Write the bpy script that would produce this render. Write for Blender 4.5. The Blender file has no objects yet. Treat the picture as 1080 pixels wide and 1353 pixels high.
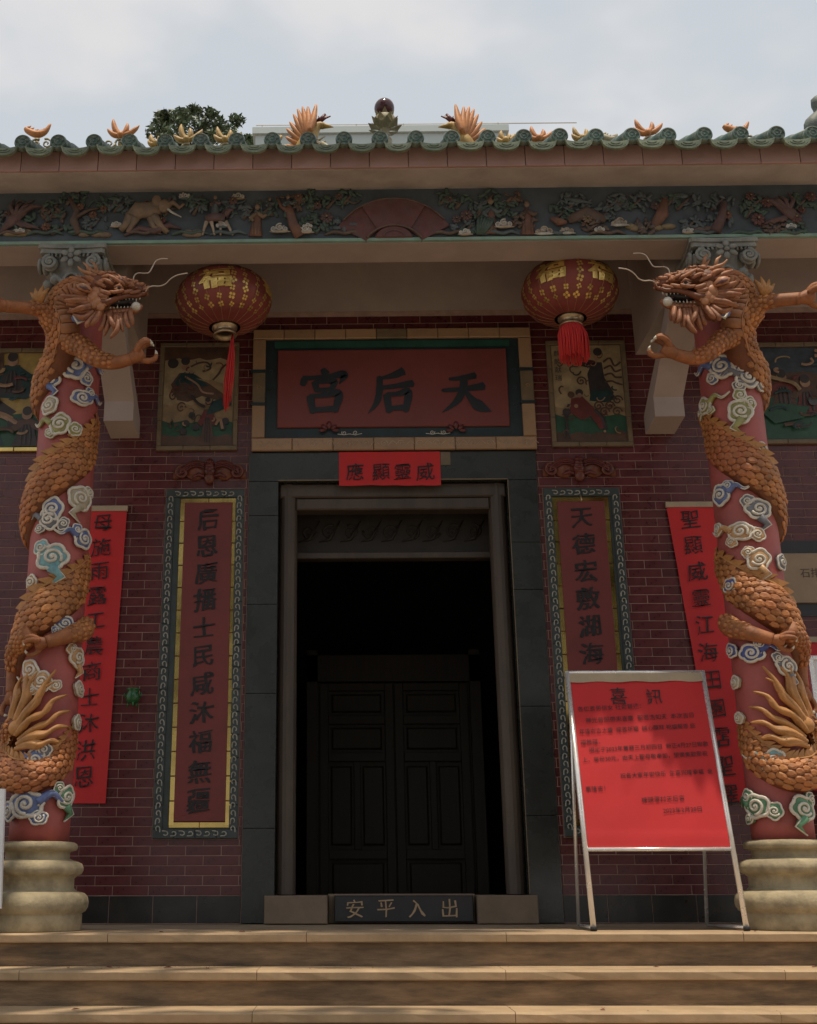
import bpy, math, random
from mathutils import Vector, Matrix, noise
R = math.radians
PI = math.pi
rnd = random.Random(7)
sc = bpy.context.scene
# ------------------------------------------------------------------ camera
PITCH, YAW, ROLL, FPX, PX = 0.309, -0.016, -0.002, 1528.7, -113.5
CAMP = Vector((-0.397, -8.27, 0.271))
fw = Vector((math.sin(YAW)*math.cos(PITCH), math.cos(YAW)*math.cos(PITCH), math.sin(PITCH)))
rt0 = Vector((math.cos(YAW), -math.sin(YAW), 0)); up0 = rt0.cross(fw)
rt = rt0*math.cos(ROLL) + up0*math.sin(ROLL); up = -rt0*math.sin(ROLL) + up0*math.cos(ROLL)
cd = bpy.data.cameras.new('camera'); cam = bpy.data.objects.new('camera', cd)
sc.collection.objects.link(cam); sc.camera = cam
cam.matrix_world = Matrix(((rt.x, up.x, -fw.x, CAMP.x), (rt.y, up.y, -fw.y, CAMP.y), (rt.z, up.z, -fw.z, CAMP.z), (0, 0, 0, 1)))
cd.sensor_fit = 'AUTO'; cd.sensor_width = 36; cd.lens = FPX/1353*36; cd.shift_x = -PX/1353
cd.clip_start = .05; cd.clip_end = 3000
# ------------------------------------------------------------------ sky, sun, exposure
SUN_EL, SUN_AZ = 79.0, 8.0           # the sun stands high over the front yard
w = bpy.data.worlds.new('World'); sc.world = w; w.use_nodes = True
nt = w.node_tree; nt.nodes.clear()
N = nt.nodes.new; L = nt.links.new
sky = N('ShaderNodeTexSky'); sky.sky_type = 'NISHITA'; sky.sun_disc = False
sky.sun_elevation = R(SUN_EL); sky.sun_rotation = R(180 - SUN_AZ)
sky.dust_density = 6; sky.air_density = 1.2; sky.ozone_density = 1.5
tc = N('ShaderNodeTexCoord'); mp = N('ShaderNodeMapping'); mp.inputs['Scale'].default_value = (1, 1, 1.9)
n1 = N('ShaderNodeTexNoise'); n1.inputs['Scale'].default_value = 2.1; n1.inputs['Detail'].default_value = 5; n1.inputs['Roughness'].default_value = .52
cr = N('ShaderNodeValToRGB'); cr.color_ramp.elements[0].position = .46; cr.color_ramp.elements[1].position = .60
cr.color_ramp.interpolation = 'EASE'
veil = N('ShaderNodeMix'); veil.data_type = 'RGBA'; veil.inputs[0].default_value = .88; veil.inputs[7].default_value = (5.35, 5.7, 6.0, 1)
mx = N('ShaderNodeMix'); mx.data_type = 'RGBA'; mx.inputs[7].default_value = (6.35, 6.25, 6.3, 1)
bg = N('ShaderNodeBackground'); bg.inputs['Strength'].default_value = .098
wo = N('ShaderNodeOutputWorld')
L(tc.outputs['Generated'], mp.inputs['Vector']); L(mp.outputs['Vector'], n1.inputs['Vector']); L(n1.outputs['Fac'], cr.inputs['Fac'])
L(sky.outputs['Color'], veil.inputs[6]); L(veil.outputs[2], mx.inputs[6]); L(cr.outputs['Color'], mx.inputs[0])
L(mx.outputs[2], bg.inputs['Color']); L(bg.outputs['Background'], wo.inputs['Surface'])
sd = bpy.data.lights.new('sun', 'SUN'); sd.energy = 2.8; sd.angle = R(.9); sd.color = (1, .87, .68)
sun = bpy.data.objects.new('sun', sd); sc.collection.objects.link(sun)
sdir = Vector((math.sin(R(SUN_AZ))*math.cos(R(SUN_EL)), -math.cos(R(SUN_AZ))*math.cos(R(SUN_EL)), math.sin(R(SUN_EL))))
sun.rotation_euler = sdir.to_track_quat('Z', 'Y').to_euler()
sc.view_settings.view_transform = 'Standard'; sc.view_settings.look = 'None'
sc.view_settings.exposure = .28; sc.view_settings.gamma = 1; sc.view_settings.use_curve_mapping = False
sc.cycles.max_bounces = 8; sc.cycles.use_denoising = True

# ------------------------------------------------------------------ helpers
def at(x, y, Y=0.0):
    """point of the vertical plane Y seen at photo pixel x,y (used to take measurements)"""
    d = fw + rt*((x-540-PX)/FPX) + up*((676.5-y)/FPX)
    return CAMP + d*((Y-CAMP.y)/d.y)
COL = sc.collection
def tag(o, label=None, cat=None, group=None, kind=None):
    if label: o['label'] = label
    if cat: o['category'] = cat
    if group: o['group'] = group
    if kind: o['kind'] = kind
    return o
def empty(name, loc=(0, 0, 0), label=None, cat=None, group=None, kind=None):
    o = bpy.data.objects.new(name, None); COL.objects.link(o); o.location = loc; o.empty_display_size = .1
    return tag(o, label, cat, group, kind)
def link(name, me, parent=None):
    o = bpy.data.objects.new(name, me); COL.objects.link(o)
    if parent is not None:
        o.parent = parent
        q = parent; off = Vector((0, 0, 0))
        while q is not None: off += q.location; q = q.parent
        o.location = -off
    return o
def copy_tree(o, parent=None, move=None):
    c = o.copy(); COL.objects.link(c)
    if parent is not None: c.parent = parent
    if move is not None: c.location = Vector(o.location) + Vector(move)
    for ch in list(o.children): copy_tree(ch, c)
    return c
class MB:
    def __init__(s): s.v = []; s.f = []; s.m = []
    def add(s, vs, fs, mi=0):
        k = len(s.v); s.v += [tuple(p) for p in vs]; s.f += [tuple(i+k for i in f) for f in fs]; s.m += [mi]*len(fs); return s
    def box(s, x0, x1, y0, y1, z0, z1, mi=0, ch=0):
        if ch <= 0:
            s.add([(x0,y0,z0),(x1,y0,z0),(x1,y1,z0),(x0,y1,z0),(x0,y0,z1),(x1,y0,z1),(x1,y1,z1),(x0,y1,z1)],
                  [(0,3,2,1),(4,5,6,7),(0,1,5,4),(1,2,6,5),(2,3,7,6),(3,0,4,7)], mi)
        else:   # front (y0) edges chamfered
            c = ch
            s.add([(x0,y1,z0),(x1,y1,z0),(x1,y1,z1),(x0,y1,z1),(x0,y0+c,z0),(x1,y0+c,z0),(x1,y0+c,z1),(x0,y0+c,z1),
                   (x0+c,y0,z0+c),(x1-c,y0,z0+c),(x1-c,y0,z1-c),(x0+c,y0,z1-c)],
                  [(0,3,2,1),(0,1,5,4),(1,2,6,5),(2,3,7,6),(3,0,4,7),(4,5,9,8),(5,6,10,9),(6,7,11,10),(7,4,8,11),(8,9,10,11)], mi)
        return s
    def tube(s, pts, rad, n=8, mi=0, flat=None, cap=True):
        """tube along pts; rad per point; flat=(vector, factor) squashes it along a direction"""
        pts = [Vector(p) for p in pts]
        if not hasattr(rad, '__len__'): rad = [rad]*len(pts)
        vs = []; pn = None
        for i, p in enumerate(pts):
            t = (pts[min(i+1, len(pts)-1)] - pts[max(i-1, 0)]).normalized()
            if pn is None:
                a = Vector((0, 1, 0)) if abs(t.y) < .9 else Vector((1, 0, 0))
                pn = (a - t*a.dot(t)).normalized()
            else: pn = (pn - t*pn.dot(t)).normalized()
            b = t.cross(pn)
            for k in range(n):
                an = 2*PI*k/n
                d = (pn*math.cos(an) + b*math.sin(an))*rad[i]
                if flat: fv = Vector(flat[0]); d = d - fv*d.dot(fv)*(1-flat[1])
                vs.append(p+d)
        fs = []
        for i in range(len(pts)-1):
            for k in range(n):
                fs.append((i*n+k, i*n+(k+1) % n, (i+1)*n+(k+1) % n, (i+1)*n+k))
        if cap: fs.append(tuple(range(n-1, -1, -1))); fs.append(tuple((len(pts)-1)*n+k for k in range(n)))
        return s.add(vs, fs, mi)
    def ball(s, c, r, n=10, m=7, mi=0, rot=None):
        c = Vector(c); r = (r, r, r) if not hasattr(r, '__len__') else r
        vs = []; fs = []
        for i in range(m+1):
            th = PI*i/m
            for k in range(n):
                ph = 2*PI*k/n
                p = Vector((r[0]*math.sin(th)*math.cos(ph), r[1]*math.sin(th)*math.sin(ph), r[2]*math.cos(th)))
                if rot: p = rot @ p
                vs.append(c+p)
        for i in range(m):
            for k in range(n): fs.append((i*n+k, (i+1)*n+k, (i+1)*n+(k+1) % n, i*n+(k+1) % n))
        return s.add(vs, fs, mi)
    def lathe(s, prof, c=(0, 0, 0), n=32, mi=0):
        vs = []; fs = []
        for r, z in prof:
            for k in range(n): a = 2*PI*k/n; vs.append((c[0]+r*math.cos(a), c[1]+r*math.sin(a), c[2]+z))
        for i in range(len(prof)-1):
            for k in range(n): fs.append((i*n+k, i*n+(k+1) % n, (i+1)*n+(k+1) % n, (i+1)*n+k))
        fs.append(tuple(range(n-1, -1, -1))); fs.append(tuple((len(prof)-1)*n+k for k in range(n)))
        return s.add(vs, fs, mi)
    def prism(s, poly, y0, y1, mi=0, bev=0):
        """polygon in (x,z) extruded from y1 (back) to y0 (front)"""
        n = len(poly)
        if bev:
            cx = sum(p[0] for p in poly)/n; cz = sum(p[1] for p in poly)/n
            fr = [(cx+(p[0]-cx)*(1-bev), y0, cz+(p[1]-cz)*(1-bev)) for p in poly]
            md = (y0*.65+y1*.35)
            vs = [(p[0], y1, p[1]) for p in poly] + [(p[0], md, p[1]) for p in poly] + fr
            fs = [tuple(range(n))] + [(i, (i+1) % n, n+(i+1) % n, n+i)[::-1] for i in range(n)] + [(n+i, n+(i+1) % n, 2*n+(i+1) % n, 2*n+i)[::-1] for i in range(n)]
            fs.append(tuple(range(3*n-1, 2*n-1, -1)))
        else:
            vs = [(p[0], y1, p[1]) for p in poly] + [(p[0], y0, p[1]) for p in poly]
            fs = [tuple(range(n))] + [(i, (i+1) % n, n+(i+1) % n, n+i)[::-1] for i in range(n)] + [tuple(range(2*n-1, n-1, -1))]
        return s.add(vs, fs, mi)
    def xform(s, fn): s.v = [tuple(fn(Vector(p))) for p in s.v]; return s
    def mesh(s, name, mats, smooth=False):
        me = bpy.data.meshes.new(name); me.from_pydata(s.v, [], s.f)
        if not isinstance(mats, (list, tuple)): mats = [mats]
        for m in mats: me.materials.append(m)
        me.polygons.foreach_set('material_index', s.m)
        if smooth: me.polygons.foreach_set('use_smooth', [True]*len(s.f))
        me.update()
        return me
    def build(s, name, mats, parent=None, smooth=False):
        return link(name, s.mesh(name, mats, smooth), parent)
def fixn(me):
    import bmesh
    b = bmesh.new(); b.from_mesh(me); bmesh.ops.recalc_face_normals(b, faces=b.faces); b.to_mesh(me); b.free()
    return me
def crom(P, n):
    """Catmull-Rom through tuples"""
    out = []; m = len(P)
    for i in range(m-1):
        a, b, c, d = P[max(i-1, 0)], P[i], P[i+1], P[min(i+2, m-1)]
        for k in range(n):
            t = k/n
            out.append(tuple(.5*((2*b[j]) + (c[j]-a[j])*t + (2*a[j]-5*b[j]+4*c[j]-d[j])*t*t + (3*b[j]-a[j]-3*c[j]+d[j])*t**3) for j in range(len(b))))
    out.append(tuple(P[-1])); return out

# ------------------------------------------------------------------ materials
def mat(name, base, rough=.6, var=.25, scale=6, bump=.15, bscale=None, metal=0, spec=.5, dirt=None, dirt_amt=.4, dscale=2.5, objvar=0, coat=0, stretch=None, trans=0, detail=6, island=0):
    m = bpy.data.materials.new(name); m.use_nodes = True; t = m.node_tree; n = t.nodes; l = t.links
    b = n['Principled BSDF']; b.inputs['Roughness'].default_value = rough; b.inputs['Metallic'].default_value = metal
    b.inputs['Specular IOR Level'].default_value = spec
    if coat: b.inputs['Coat Weight'].default_value = coat; b.inputs['Coat Roughness'].default_value = .08
    if trans: b.inputs['Transmission Weight'].default_value = trans
    tcn = n.new('ShaderNodeTexCoord'); src = tcn.outputs['Object']
    if stretch:
        mm = n.new('ShaderNodeMapping'); mm.inputs['Scale'].default_value = stretch; l.new(src, mm.inputs['Vector']); src = mm.outputs['Vector']
    nz = n.new('ShaderNodeTexNoise'); nz.inputs['Scale'].default_value = scale; nz.inputs['Detail'].default_value = detail; nz.inputs['Roughness'].default_value = .6; l.new(src, nz.inputs['Vector'])
    rp = n.new('ShaderNodeMapRange'); rp.inputs[1].default_value = .3; rp.inputs[2].default_value = .7
    rp.inputs[3].default_value = 1-var; rp.inputs[4].default_value = 1+var; l.new(nz.outputs['Fac'], rp.inputs[0])
    mul = n.new('ShaderNodeMix'); mul.data_type = 'RGBA'; mul.blend_type = 'MULTIPLY'; mul.inputs[0].default_value = 1
    mul.inputs[6].default_value = (*base, 1); l.new(rp.outputs[0], mul.inputs[7]); out = mul.outputs[2]
    if objvar:
        oi = n.new('ShaderNodeObjectInfo'); r2 = n.new('ShaderNodeMapRange'); r2.inputs[3].default_value = 1-objvar; r2.inputs[4].default_value = 1+objvar
        l.new(oi.outputs['Random'], r2.inputs[0]); m2 = n.new('ShaderNodeMix'); m2.data_type = 'RGBA'; m2.blend_type = 'MULTIPLY'; m2.inputs[0].default_value = 1
        l.new(out, m2.inputs[6]); l.new(r2.outputs[0], m2.inputs[7]); out = m2.outputs[2]
    if island:
        gi = n.new('ShaderNodeNewGeometry'); r4 = n.new('ShaderNodeMapRange'); r4.inputs[3].default_value = 1-island; r4.inputs[4].default_value = 1+island
        l.new(gi.outputs['Random Per Island'], r4.inputs[0]); m4 = n.new('ShaderNodeMix'); m4.data_type = 'RGBA'; m4.blend_type = 'MULTIPLY'; m4.inputs[0].default_value = 1
        l.new(out, m4.inputs[6]); l.new(r4.outputs[0], m4.inputs[7]); out = m4.outputs[2]
    if dirt:
        n2 = n.new('ShaderNodeTexNoise'); n2.inputs['Scale'].default_value = dscale; n2.inputs['Detail'].default_value = 8; n2.inputs['Roughness'].default_value = .65; l.new(src, n2.inputs['Vector'])
        r3 = n.new('ShaderNodeMapRange'); r3.inputs[1].default_value = .45; r3.inputs[2].default_value = .68; r3.inputs[3].default_value = 0; r3.inputs[4].default_value = dirt_amt; l.new(n2.outputs['Fac'], r3.inputs[0])
        m3 = n.new('ShaderNodeMix'); m3.data_type = 'RGBA'; l.new(r3.outputs[0], m3.inputs[0]); l.new(out, m3.inputs[6]); m3.inputs[7].default_value = (*dirt, 1); out = m3.outputs[2]
    l.new(out, b.inputs['Base Color'])
    rr = n.new('ShaderNodeMapRange'); rr.inputs[3].default_value = max(rough-.08, .02); rr.inputs[4].default_value = min(rough+.12, 1); l.new(nz.outputs['Fac'], rr.inputs[0]); l.new(rr.outputs[0], b.inputs['Roughness'])
    if bump:
        n3 = n.new('ShaderNodeTexNoise'); n3.inputs['Scale'].default_value = bscale or scale*5; n3.inputs['Detail'].default_value = 5; l.new(src, n3.inputs['Vector'])
        bp = n.new('ShaderNodeBump'); bp.inputs['Strength'].default_value = bump; bp.inputs['Distance'].default_value = .01; l.new(n3.outputs['Fac'], bp.inputs['Height']); l.new(bp.outputs['Normal'], b.inputs['Normal'])
    return m
M = {}
M['brick'] = mat('glazed_maroon_brick', (.088,.019,.021), .27, .26, 9, .06, 30, objvar=.14, island=.20, dirt=(.13,.055,.05), dirt_amt=.28, dscale=3)
M['grout'] = mat('pale_grout', (.40,.27,.225), .9, .2, 12, .1)
M['blacktile'] = mat('black_stone_tile', (.018,.017,.016), .28, .3, 5, .05, dirt=(.07,.055,.04), dirt_amt=.35, dscale=6)
M['plaster'] = mat('beige_plaster', (.43,.355,.325), .9, .07, 3, .08, dirt=(.22,.17,.15), dirt_amt=.3, dscale=1.4)
M['cornice'] = mat('grey_cement', (.53,.465,.44), .9, .12, 4, .12, dirt=(.25,.22,.21), dirt_amt=.45, dscale=2.5)
M['fascia'] = mat('pink_clay_tile', (.40,.25,.225), .7, .12, 5, .1, objvar=.10, dirt=(.2,.1,.09), dirt_amt=.3)
M['rooftile'] = mat('green_glazed_tile', (.070,.125,.108), .30, .3, 14, .1, 40, objvar=.2, dirt=(.30,.31,.24), dirt_amt=.6, dscale=12)
M['driptile'] = mat('pale_green_drip_tile', (.19,.225,.155), .36, .35, 16, .12, 40, objvar=.18, dirt=(.07,.11,.09), dirt_amt=.6, dscale=14)
M['roofgroove'] = mat('green_tile_recess', (.03,.06,.05), .5, .2, 10, .1)
M['friezebg'] = mat('glare_lifted_relief_ground', (.080,.102,.125), .75, .25, 5, .2)  # slate-blue lift in the colour stands in for veiling glare
M['teal'] = mat('pale_teal_paint', (.22,.36,.30), .7, .2, 8, .1, dirt=(.3,.25,.2), dirt_amt=.4, dscale=5)
M['granite'] = mat('dark_green_granite', (.025,.028,.026), .26, .16, 7, .04, 60, dirt=(.06,.062,.058), dirt_amt=.45, dscale=1.6)
M['jamb'] = mat('brown_door_jamb', (.062,.045,.034), .5, .25, 6, .1, dirt=(.16,.12,.09), dirt_amt=.3, stretch=(1,1,.25))
M['pedestal'] = mat('brown_pedestal_stone', (.20,.145,.10), .75, .15, 9, .15, dirt=(.10,.075,.055), dirt_amt=.3)
M['inscr'] = mat('dark_slate', (.025,.024,.026), .4, .2, 8, .08)
M['goldletter'] = mat('tan_carved_letter', (.42,.29,.17), .6, .2, 20, .1)
M['floor'] = mat('platform_stone', (.30,.225,.15), .8, .15, 5, .12, dirt=(.14,.10,.07), dirt_amt=.5, dscale=3)
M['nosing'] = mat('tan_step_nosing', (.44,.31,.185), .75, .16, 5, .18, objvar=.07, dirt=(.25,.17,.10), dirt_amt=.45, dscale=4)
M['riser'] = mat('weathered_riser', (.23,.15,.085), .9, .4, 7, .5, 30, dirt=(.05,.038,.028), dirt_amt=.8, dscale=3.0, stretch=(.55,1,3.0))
M['ground'] = mat('yard_paving', (.24,.20,.155), .9, .2, 3, .2, dirt=(.12,.10,.08), dirt_amt=.5, dscale=1)
M['interior'] = mat('dark_interior_wall', (.035,.028,.026), .9, .2, 2, .05)  # darkness of the unlit room put into the wall colour
M['darkwood2'] = mat('doorway_dark_wood', (.022,.017,.013), .6, .3, 6, .2)  # transom wood, the doorway's shade put into its colour
M['darkwood'] = mat('dark_door_wood', (.032,.021,.012), .55, .25, 4, .1, stretch=(6,6,.6))  # wood darkened in colour so the doors stay faint in the shaded room
M['basestone'] = mat('buff_column_base', (.38,.315,.20), .85, .25, 8, .45, 40, dirt=(.12,.095,.06), dirt_amt=.65, dscale=6)
M['capstone'] = mat('grey_capital_stone', (.27,.275,.255), .85, .2, 14, .2, dirt=(.08,.085,.085), dirt_amt=.5, dscale=8)
M['shaft'] = mat('rose_red_column', (.36,.085,.075), .55, .14, 4, .08, 18, dirt=(.22,.06,.055), dirt_amt=.5, dscale=3.5)
M['scale'] = mat('gold_orange_scale', (.38,.155,.048), .52, .4, 9, .3, 60, dirt=(.34,.095,.035), dirt_amt=.8, dscale=2.0, island=.22)
M['dragonskin'] = mat('dark_crevice_skin', (.15,.045,.016), .5, .3, 14, .2, 70)  # crevice darkness put into the base colour beneath scales and knobs
M['dragonlimb'] = mat('orange_dragon_limb', (.31,.115,.042), .62, .3, 12, .25, 60, dirt=(.18,.05,.02), dirt_amt=.6, dscale=14)
M['mane'] = mat('bronze_dragon_mane', (.33,.135,.065), .58, .35, 16, .5, 50, dirt=(.14,.05,.025), dirt_amt=.6, dscale=12)
M['belly'] = mat('pale_orange_belly', (.38,.17,.08), .45, .2, 12, .1)
M['fin'] = mat('yellow_dorsal_fin', (.42,.20,.065), .5, .25, 12, .15)
M['mouth'] = mat('dark_mouth', (.02,.018,.02), .35, .3, 12, .1)
M['tooth'] = mat('ivory_tooth', (.62,.58,.48), .35, .1, 12, 0)
M['white'] = mat('white_glaze_rim', (.62,.58,.50), .4, .15, 20, .1, dirt=(.35,.30,.24), dirt_amt=.45, dscale=16)
M['wire'] = mat('pale_wire', (.5,.42,.34), .4, .1, 10, 0)
for k, c in dict(blue=(.11,.15,.32), teal=(.16,.33,.36), green=(.09,.22,.12), olive=(.27,.26,.09), grey=(.15,.15,.17), gold=(.48,.27,.12), cream=(.40,.34,.24), deepblue=(.06,.09,.30)).items():
    M['cloud_'+k] = mat('cloud_glaze_'+k, c, .42, .3, 16, .15)
M['redpaper'] = mat('bright_red_paper', (.52,.022,.026), .75, .07, 3, .15, 8)
M['redpaper2'] = mat('banner_red_paper', (.54,.022,.026), .7, .08, 3, .12, 8)
M['redwood'] = mat('dull_red_lacquer', (.17,.030,.026), .5, .12, 5, .08)
M['ink'] = mat('black_ink', (.012,.010,.012), .55, .1, 10, 0)
M['ink2'] = mat('dark_brown_ink', (.035,.012,.012), .7, .1, 10, 0)
M['plaquered'] = mat('plaque_red', (.185,.042,.036), .5, .12, 4, .06)
M['signblue'] = mat('dark_teal_board', (.016,.030,.036), .45, .3, 8, .08)
M['signgreen'] = mat('deep_green_band', (.015,.075,.055), .45, .3, 8, .08)
M['signink'] = mat('blue_black_paint', (.016,.020,.026), .45, .15, 8, 0)
M['tan'] = mat('tan_frame_tile', (.36,.225,.13), .42, .2, 10, .25, 50, objvar=.10, dirt=(.22,.12,.07), dirt_amt=.4, dscale=10)
M['ochre'] = mat('dull_ochre_tile', (.17,.125,.075), .5, .2, 10, .15)
M['whitepaint'] = mat('white_line_paint', (.55,.52,.46), .5, .15, 10, 0)
M['goldtile'] = mat('mirror_gold_tile', (.62,.43,.14), .17, .2, 4, .06, 8, metal=1, objvar=.15, dirt=(.30,.18,.05), dirt_amt=.4, dscale=7)
M['border'] = mat('blue_grey_border_tile', (.038,.052,.052), .4, .25, 12, .12)
M['bordline'] = mat('pale_border_relief', (.36,.35,.30), .4, .3, 20, .1)
M['bordedge'] = mat('clay_border_edge', (.22,.13,.10), .7, .2, 10, .1)
M['bat'] = mat('rust_relief_glaze', (.15,.045,.025), .4, .35, 12, .15)
M['bat2'] = mat('maroon_relief_glaze', (.12,.026,.026), .35, .3, 12, .15)
M['gold'] = mat('gold_foil', (.66,.47,.15), .30, .25, 12, .06, metal=.75)
M['lantern'] = mat('red_lantern_cloth', (.22,.048,.040), .45, .3, 5, .05, dirt=(.10,.02,.02), dirt_amt=.5)
M['rib'] = mat('lantern_rib', (.46,.26,.12), .45, .2, 10, 0, metal=.3)
M['tassel'] = mat('scarlet_tassel', (.62,.035,.035), .7, .25, 30, .2, stretch=(8,8,.5))
M['brass'] = mat('pale_brass', (.50,.38,.24), .32, .2, 10, .05, metal=.8)
M['steel'] = mat('brushed_steel', (.82,.81,.79), .24, .12, 10, .03, metal=.55)
M['paperback'] = mat('kraft_paper_strip', (.40,.32,.22), .8, .1, 8, .1)
M['greenglaze'] = mat('dark_green_ceramic', (.02,.11,.035), .2, .3, 10, .05)
M['incense'] = mat('incense_stick', (.20,.07,.05), .8, .1, 10, 0)
M['rubber'] = mat('black_rubber', (.015,.015,.015), .8, .1, 10, 0)
M['feather'] = mat('orange_feather_glaze', (.50,.20,.065), .5, .3, 12, .15)
M['ochreglaze'] = mat('yellow_ochre_glaze', (.42,.27,.085), .5, .3, 12, .15)
M['plum'] = mat('plum_glass_ball', (.075,.025,.030), .12, .15, 6, .02)
M['lotus'] = mat('faded_lotus_glaze', (.32,.29,.19), .5, .25, 14, .15, dirt=(.2,.1,.08), dirt_amt=.5, dscale=10)
M['greyorn'] = mat('grey_green_ornament', (.14,.16,.145), .6, .3, 12, .2)
M['concrete'] = mat('pale_concrete', (.50,.56,.56), .9, .08, 2, .1, dirt=(.28,.30,.28), dirt_amt=.3, dscale=1)
M['leaf'] = mat('tree_leaf', (.045,.085,.022), .55, .35, 1.2, 0, objvar=.1)
M['leaf_hazy'] = mat('haze_paled_leaf', (.085,.115,.06), .6, .35, 3, 0, island=.4)  # paler than the near leaves: distance haze put into the colour
M['bark'] = mat('tree_bark', (.10,.075,.05), .9, .3, 6, .5)
M['wall_paper'] = mat('white_notice_sheet', (.72,.74,.78), .7, .05, 5, .05)
M['stoneplq'] = mat('tan_stone_plaque', (.33,.25,.17), .7, .12, 7, .08, dirt=(.24,.17,.11), dirt_amt=.4)
for k, c in dict(tan=(.28,.20,.11), sky=(.36,.28,.165), green=(.025,.085,.05), brown=(.10,.055,.038), teal=(.018,.05,.05), dark=(.045,.038,.04), skin=(.32,.20,.13), red=(.14,.03,.028), grey=(.10,.11,.12), yellow=(.38,.27,.09), blueg=(.05,.07,.09)).items():
    M['p_'+k] = mat('painted_'+k, c, .42, .25, 14, .05, dirt=tuple(v*.55 for v in c), dirt_amt=.45, dscale=9)
for k, c in dict(rose=(.13,.075,.075), tan=(.23,.165,.115), leaf=(.065,.11,.09), slate=(.10,.13,.145), cream=(.42,.34,.26), red=(.135,.055,.055), ochre=(.26,.20,.11), orange=(.18,.09,.065), brown=(.13,.09,.075), white=(.50,.50,.47)).items():
    M['f_'+k] = mat('relief_'+k, c, .7, .25, 16, .15, dirt=(.09,.095,.10), dirt_amt=.45, dscale=9)

# ------------------------------------------------------------------ lettering
_tc = {}
def text_mesh(s, size, m, bold=.0, ext=.002, slant=.0, wob=0, align='CENTER'):
    key = (s, round(size, 4), m.name, bold, ext, slant, wob, align)
    if key in _tc: return _tc[key]
    cu = bpy.data.curves.new('t', 'FONT'); cu.body = s; cu.size = size; cu.align_x = align; cu.align_y = 'CENTER' if align == 'CENTER' else 'CENTER'
    cu.extrude = ext; cu.offset = (-.004 if bold <= .012 else .0)*size; cu.resolution_u = 3
    ob = bpy.data.objects.new('t', cu); COL.objects.link(ob)
    dg = bpy.context.evaluated_depsgraph_get(); me = bpy.data.meshes.new_from_object(ob.evaluated_get(dg))
    bpy.data.objects.remove(ob)
    h = (sum(ord(c) for c in s) % 97)*.37
    xs = [v.co.x for v in me.vertices]; ys = [v.co.y for v in me.vertices]
    if align == 'CENTER' and xs: ox = (min(xs)+max(xs))/2; oy = (min(ys)+max(ys))/2
    else: ox = 0; oy = 0
    for v in me.vertices:
        x, y, z = v.co.x-ox, v.co.y-oy, v.co.z
        if wob:
            q = Vector((x/size*3.1+h, y/size*3.1, h)); a = noise.noise(q)*wob*size; b = noise.noise(q+Vector((9, 4, 1)))*wob*size
            q2 = Vector((x/size*11+h, y/size*11, h)); a += noise.noise(q2)*wob*.35*size; b += noise.noise(q2+Vector((5, 8, 3)))*wob*.35*size
            x += a; y += b
        y += x*slant
        v.co = (x, -z, y)          # stands upright, facing -Y
    if bold > .003:      # brush-like weight: upright strokes heavier than level ones
        import bmesh
        bm = bmesh.new(); w_ = max(bold, .009)*size*1.05
        for k_, (ax, az) in enumerate(((0, 0), (w_, w_*.35), (-w_, -w_*.15), (w_*1.7, w_*.1)) if bold > .012 else ((0, 0), (w_, w_*.3))):
            t_ = me.copy()
            for v in t_.vertices: v.co.x += ax; v.co.z += az; v.co.y -= .00025*k_
            bm.from_mesh(t_); bpy.data.meshes.remove(t_)
        bm.to_mesh(me); bm.free()
    me.materials.clear(); me.materials.append(m)
    for p in me.polygons: p.material_index = 0
    _tc[key] = me; return me
def letter(s, x, z, y, size, m, parent, name='character', **k):
    o = link(name, text_mesh(s, size, m, **k), parent); o.location = Vector(o.location) + Vector((x, y, z)); return o

# ================================================================== SETTING
g = MB().add([(-400,-400,-1.22),(400,-400,-1.22),(400,400,-1.22),(-400,400,-1.22)], [(0,1,2,3)]).build('ground', M['ground']); tag(g, kind='structure')
RISE, TREAD, YE, NS = .173, .295, -1.48, 7
plat = MB(); plat.box(-7, 7, YE+.25, 9, -1.25, -.004); pf = plat.build('platform', M['floor']); tag(pf, kind='structure')
steps = empty('stone_steps', (0, YE, -1.22)); tag(steps, kind='structure')
for k in range(NS):
    yf = YE - k*TREAD; zt = -k*RISE
    yb = yf+TREAD+.02 if k else yf+.34
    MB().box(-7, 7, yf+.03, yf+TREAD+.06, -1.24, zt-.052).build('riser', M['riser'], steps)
    x = -7.0
    while x < 7:
        wd = rnd.choice([1.1, 1.3, 1.45, 1.25]); x1 = min(x+wd, 7)
        b = MB(); n = 10; dz = rnd.uniform(-.0015, .0015); dy = rnd.uniform(-.003, .003)
        pr = [(yb, zt), (yf+.012+dy, zt+dz), (yf+dy, zt-.010), (yf+.004+dy, zt-.044), (yf+.010+dy, zt-.050), (yb, zt-.050)]
        vs = []; 
        for i in range(n+1):
            xx = x+.0015+(x1-x-.003)*i/n
            for j, (a, c) in enumerate(pr): 
                jit = noise.noise(Vector((xx*6, k*3.1+j, 0)))*.004 if 0 < j < 4 else 0
                vs.append((xx, a+jit, c+jit*.6))
        fs = []; q = len(pr)
        for i in range(n):
            for j in range(q): fs.append((i*q+j, i*q+(j+1) % q, (i+1)*q+(j+1) % q, (i+1)*q+j))
        fs += [tuple(range(q-1, -1, -1)), tuple(n*q+j for j in range(q))]
        b.add(vs, fs); o = b.build('nosing_slab', M['nosing'], steps); fixn(o.data)
        x = x1

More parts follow.
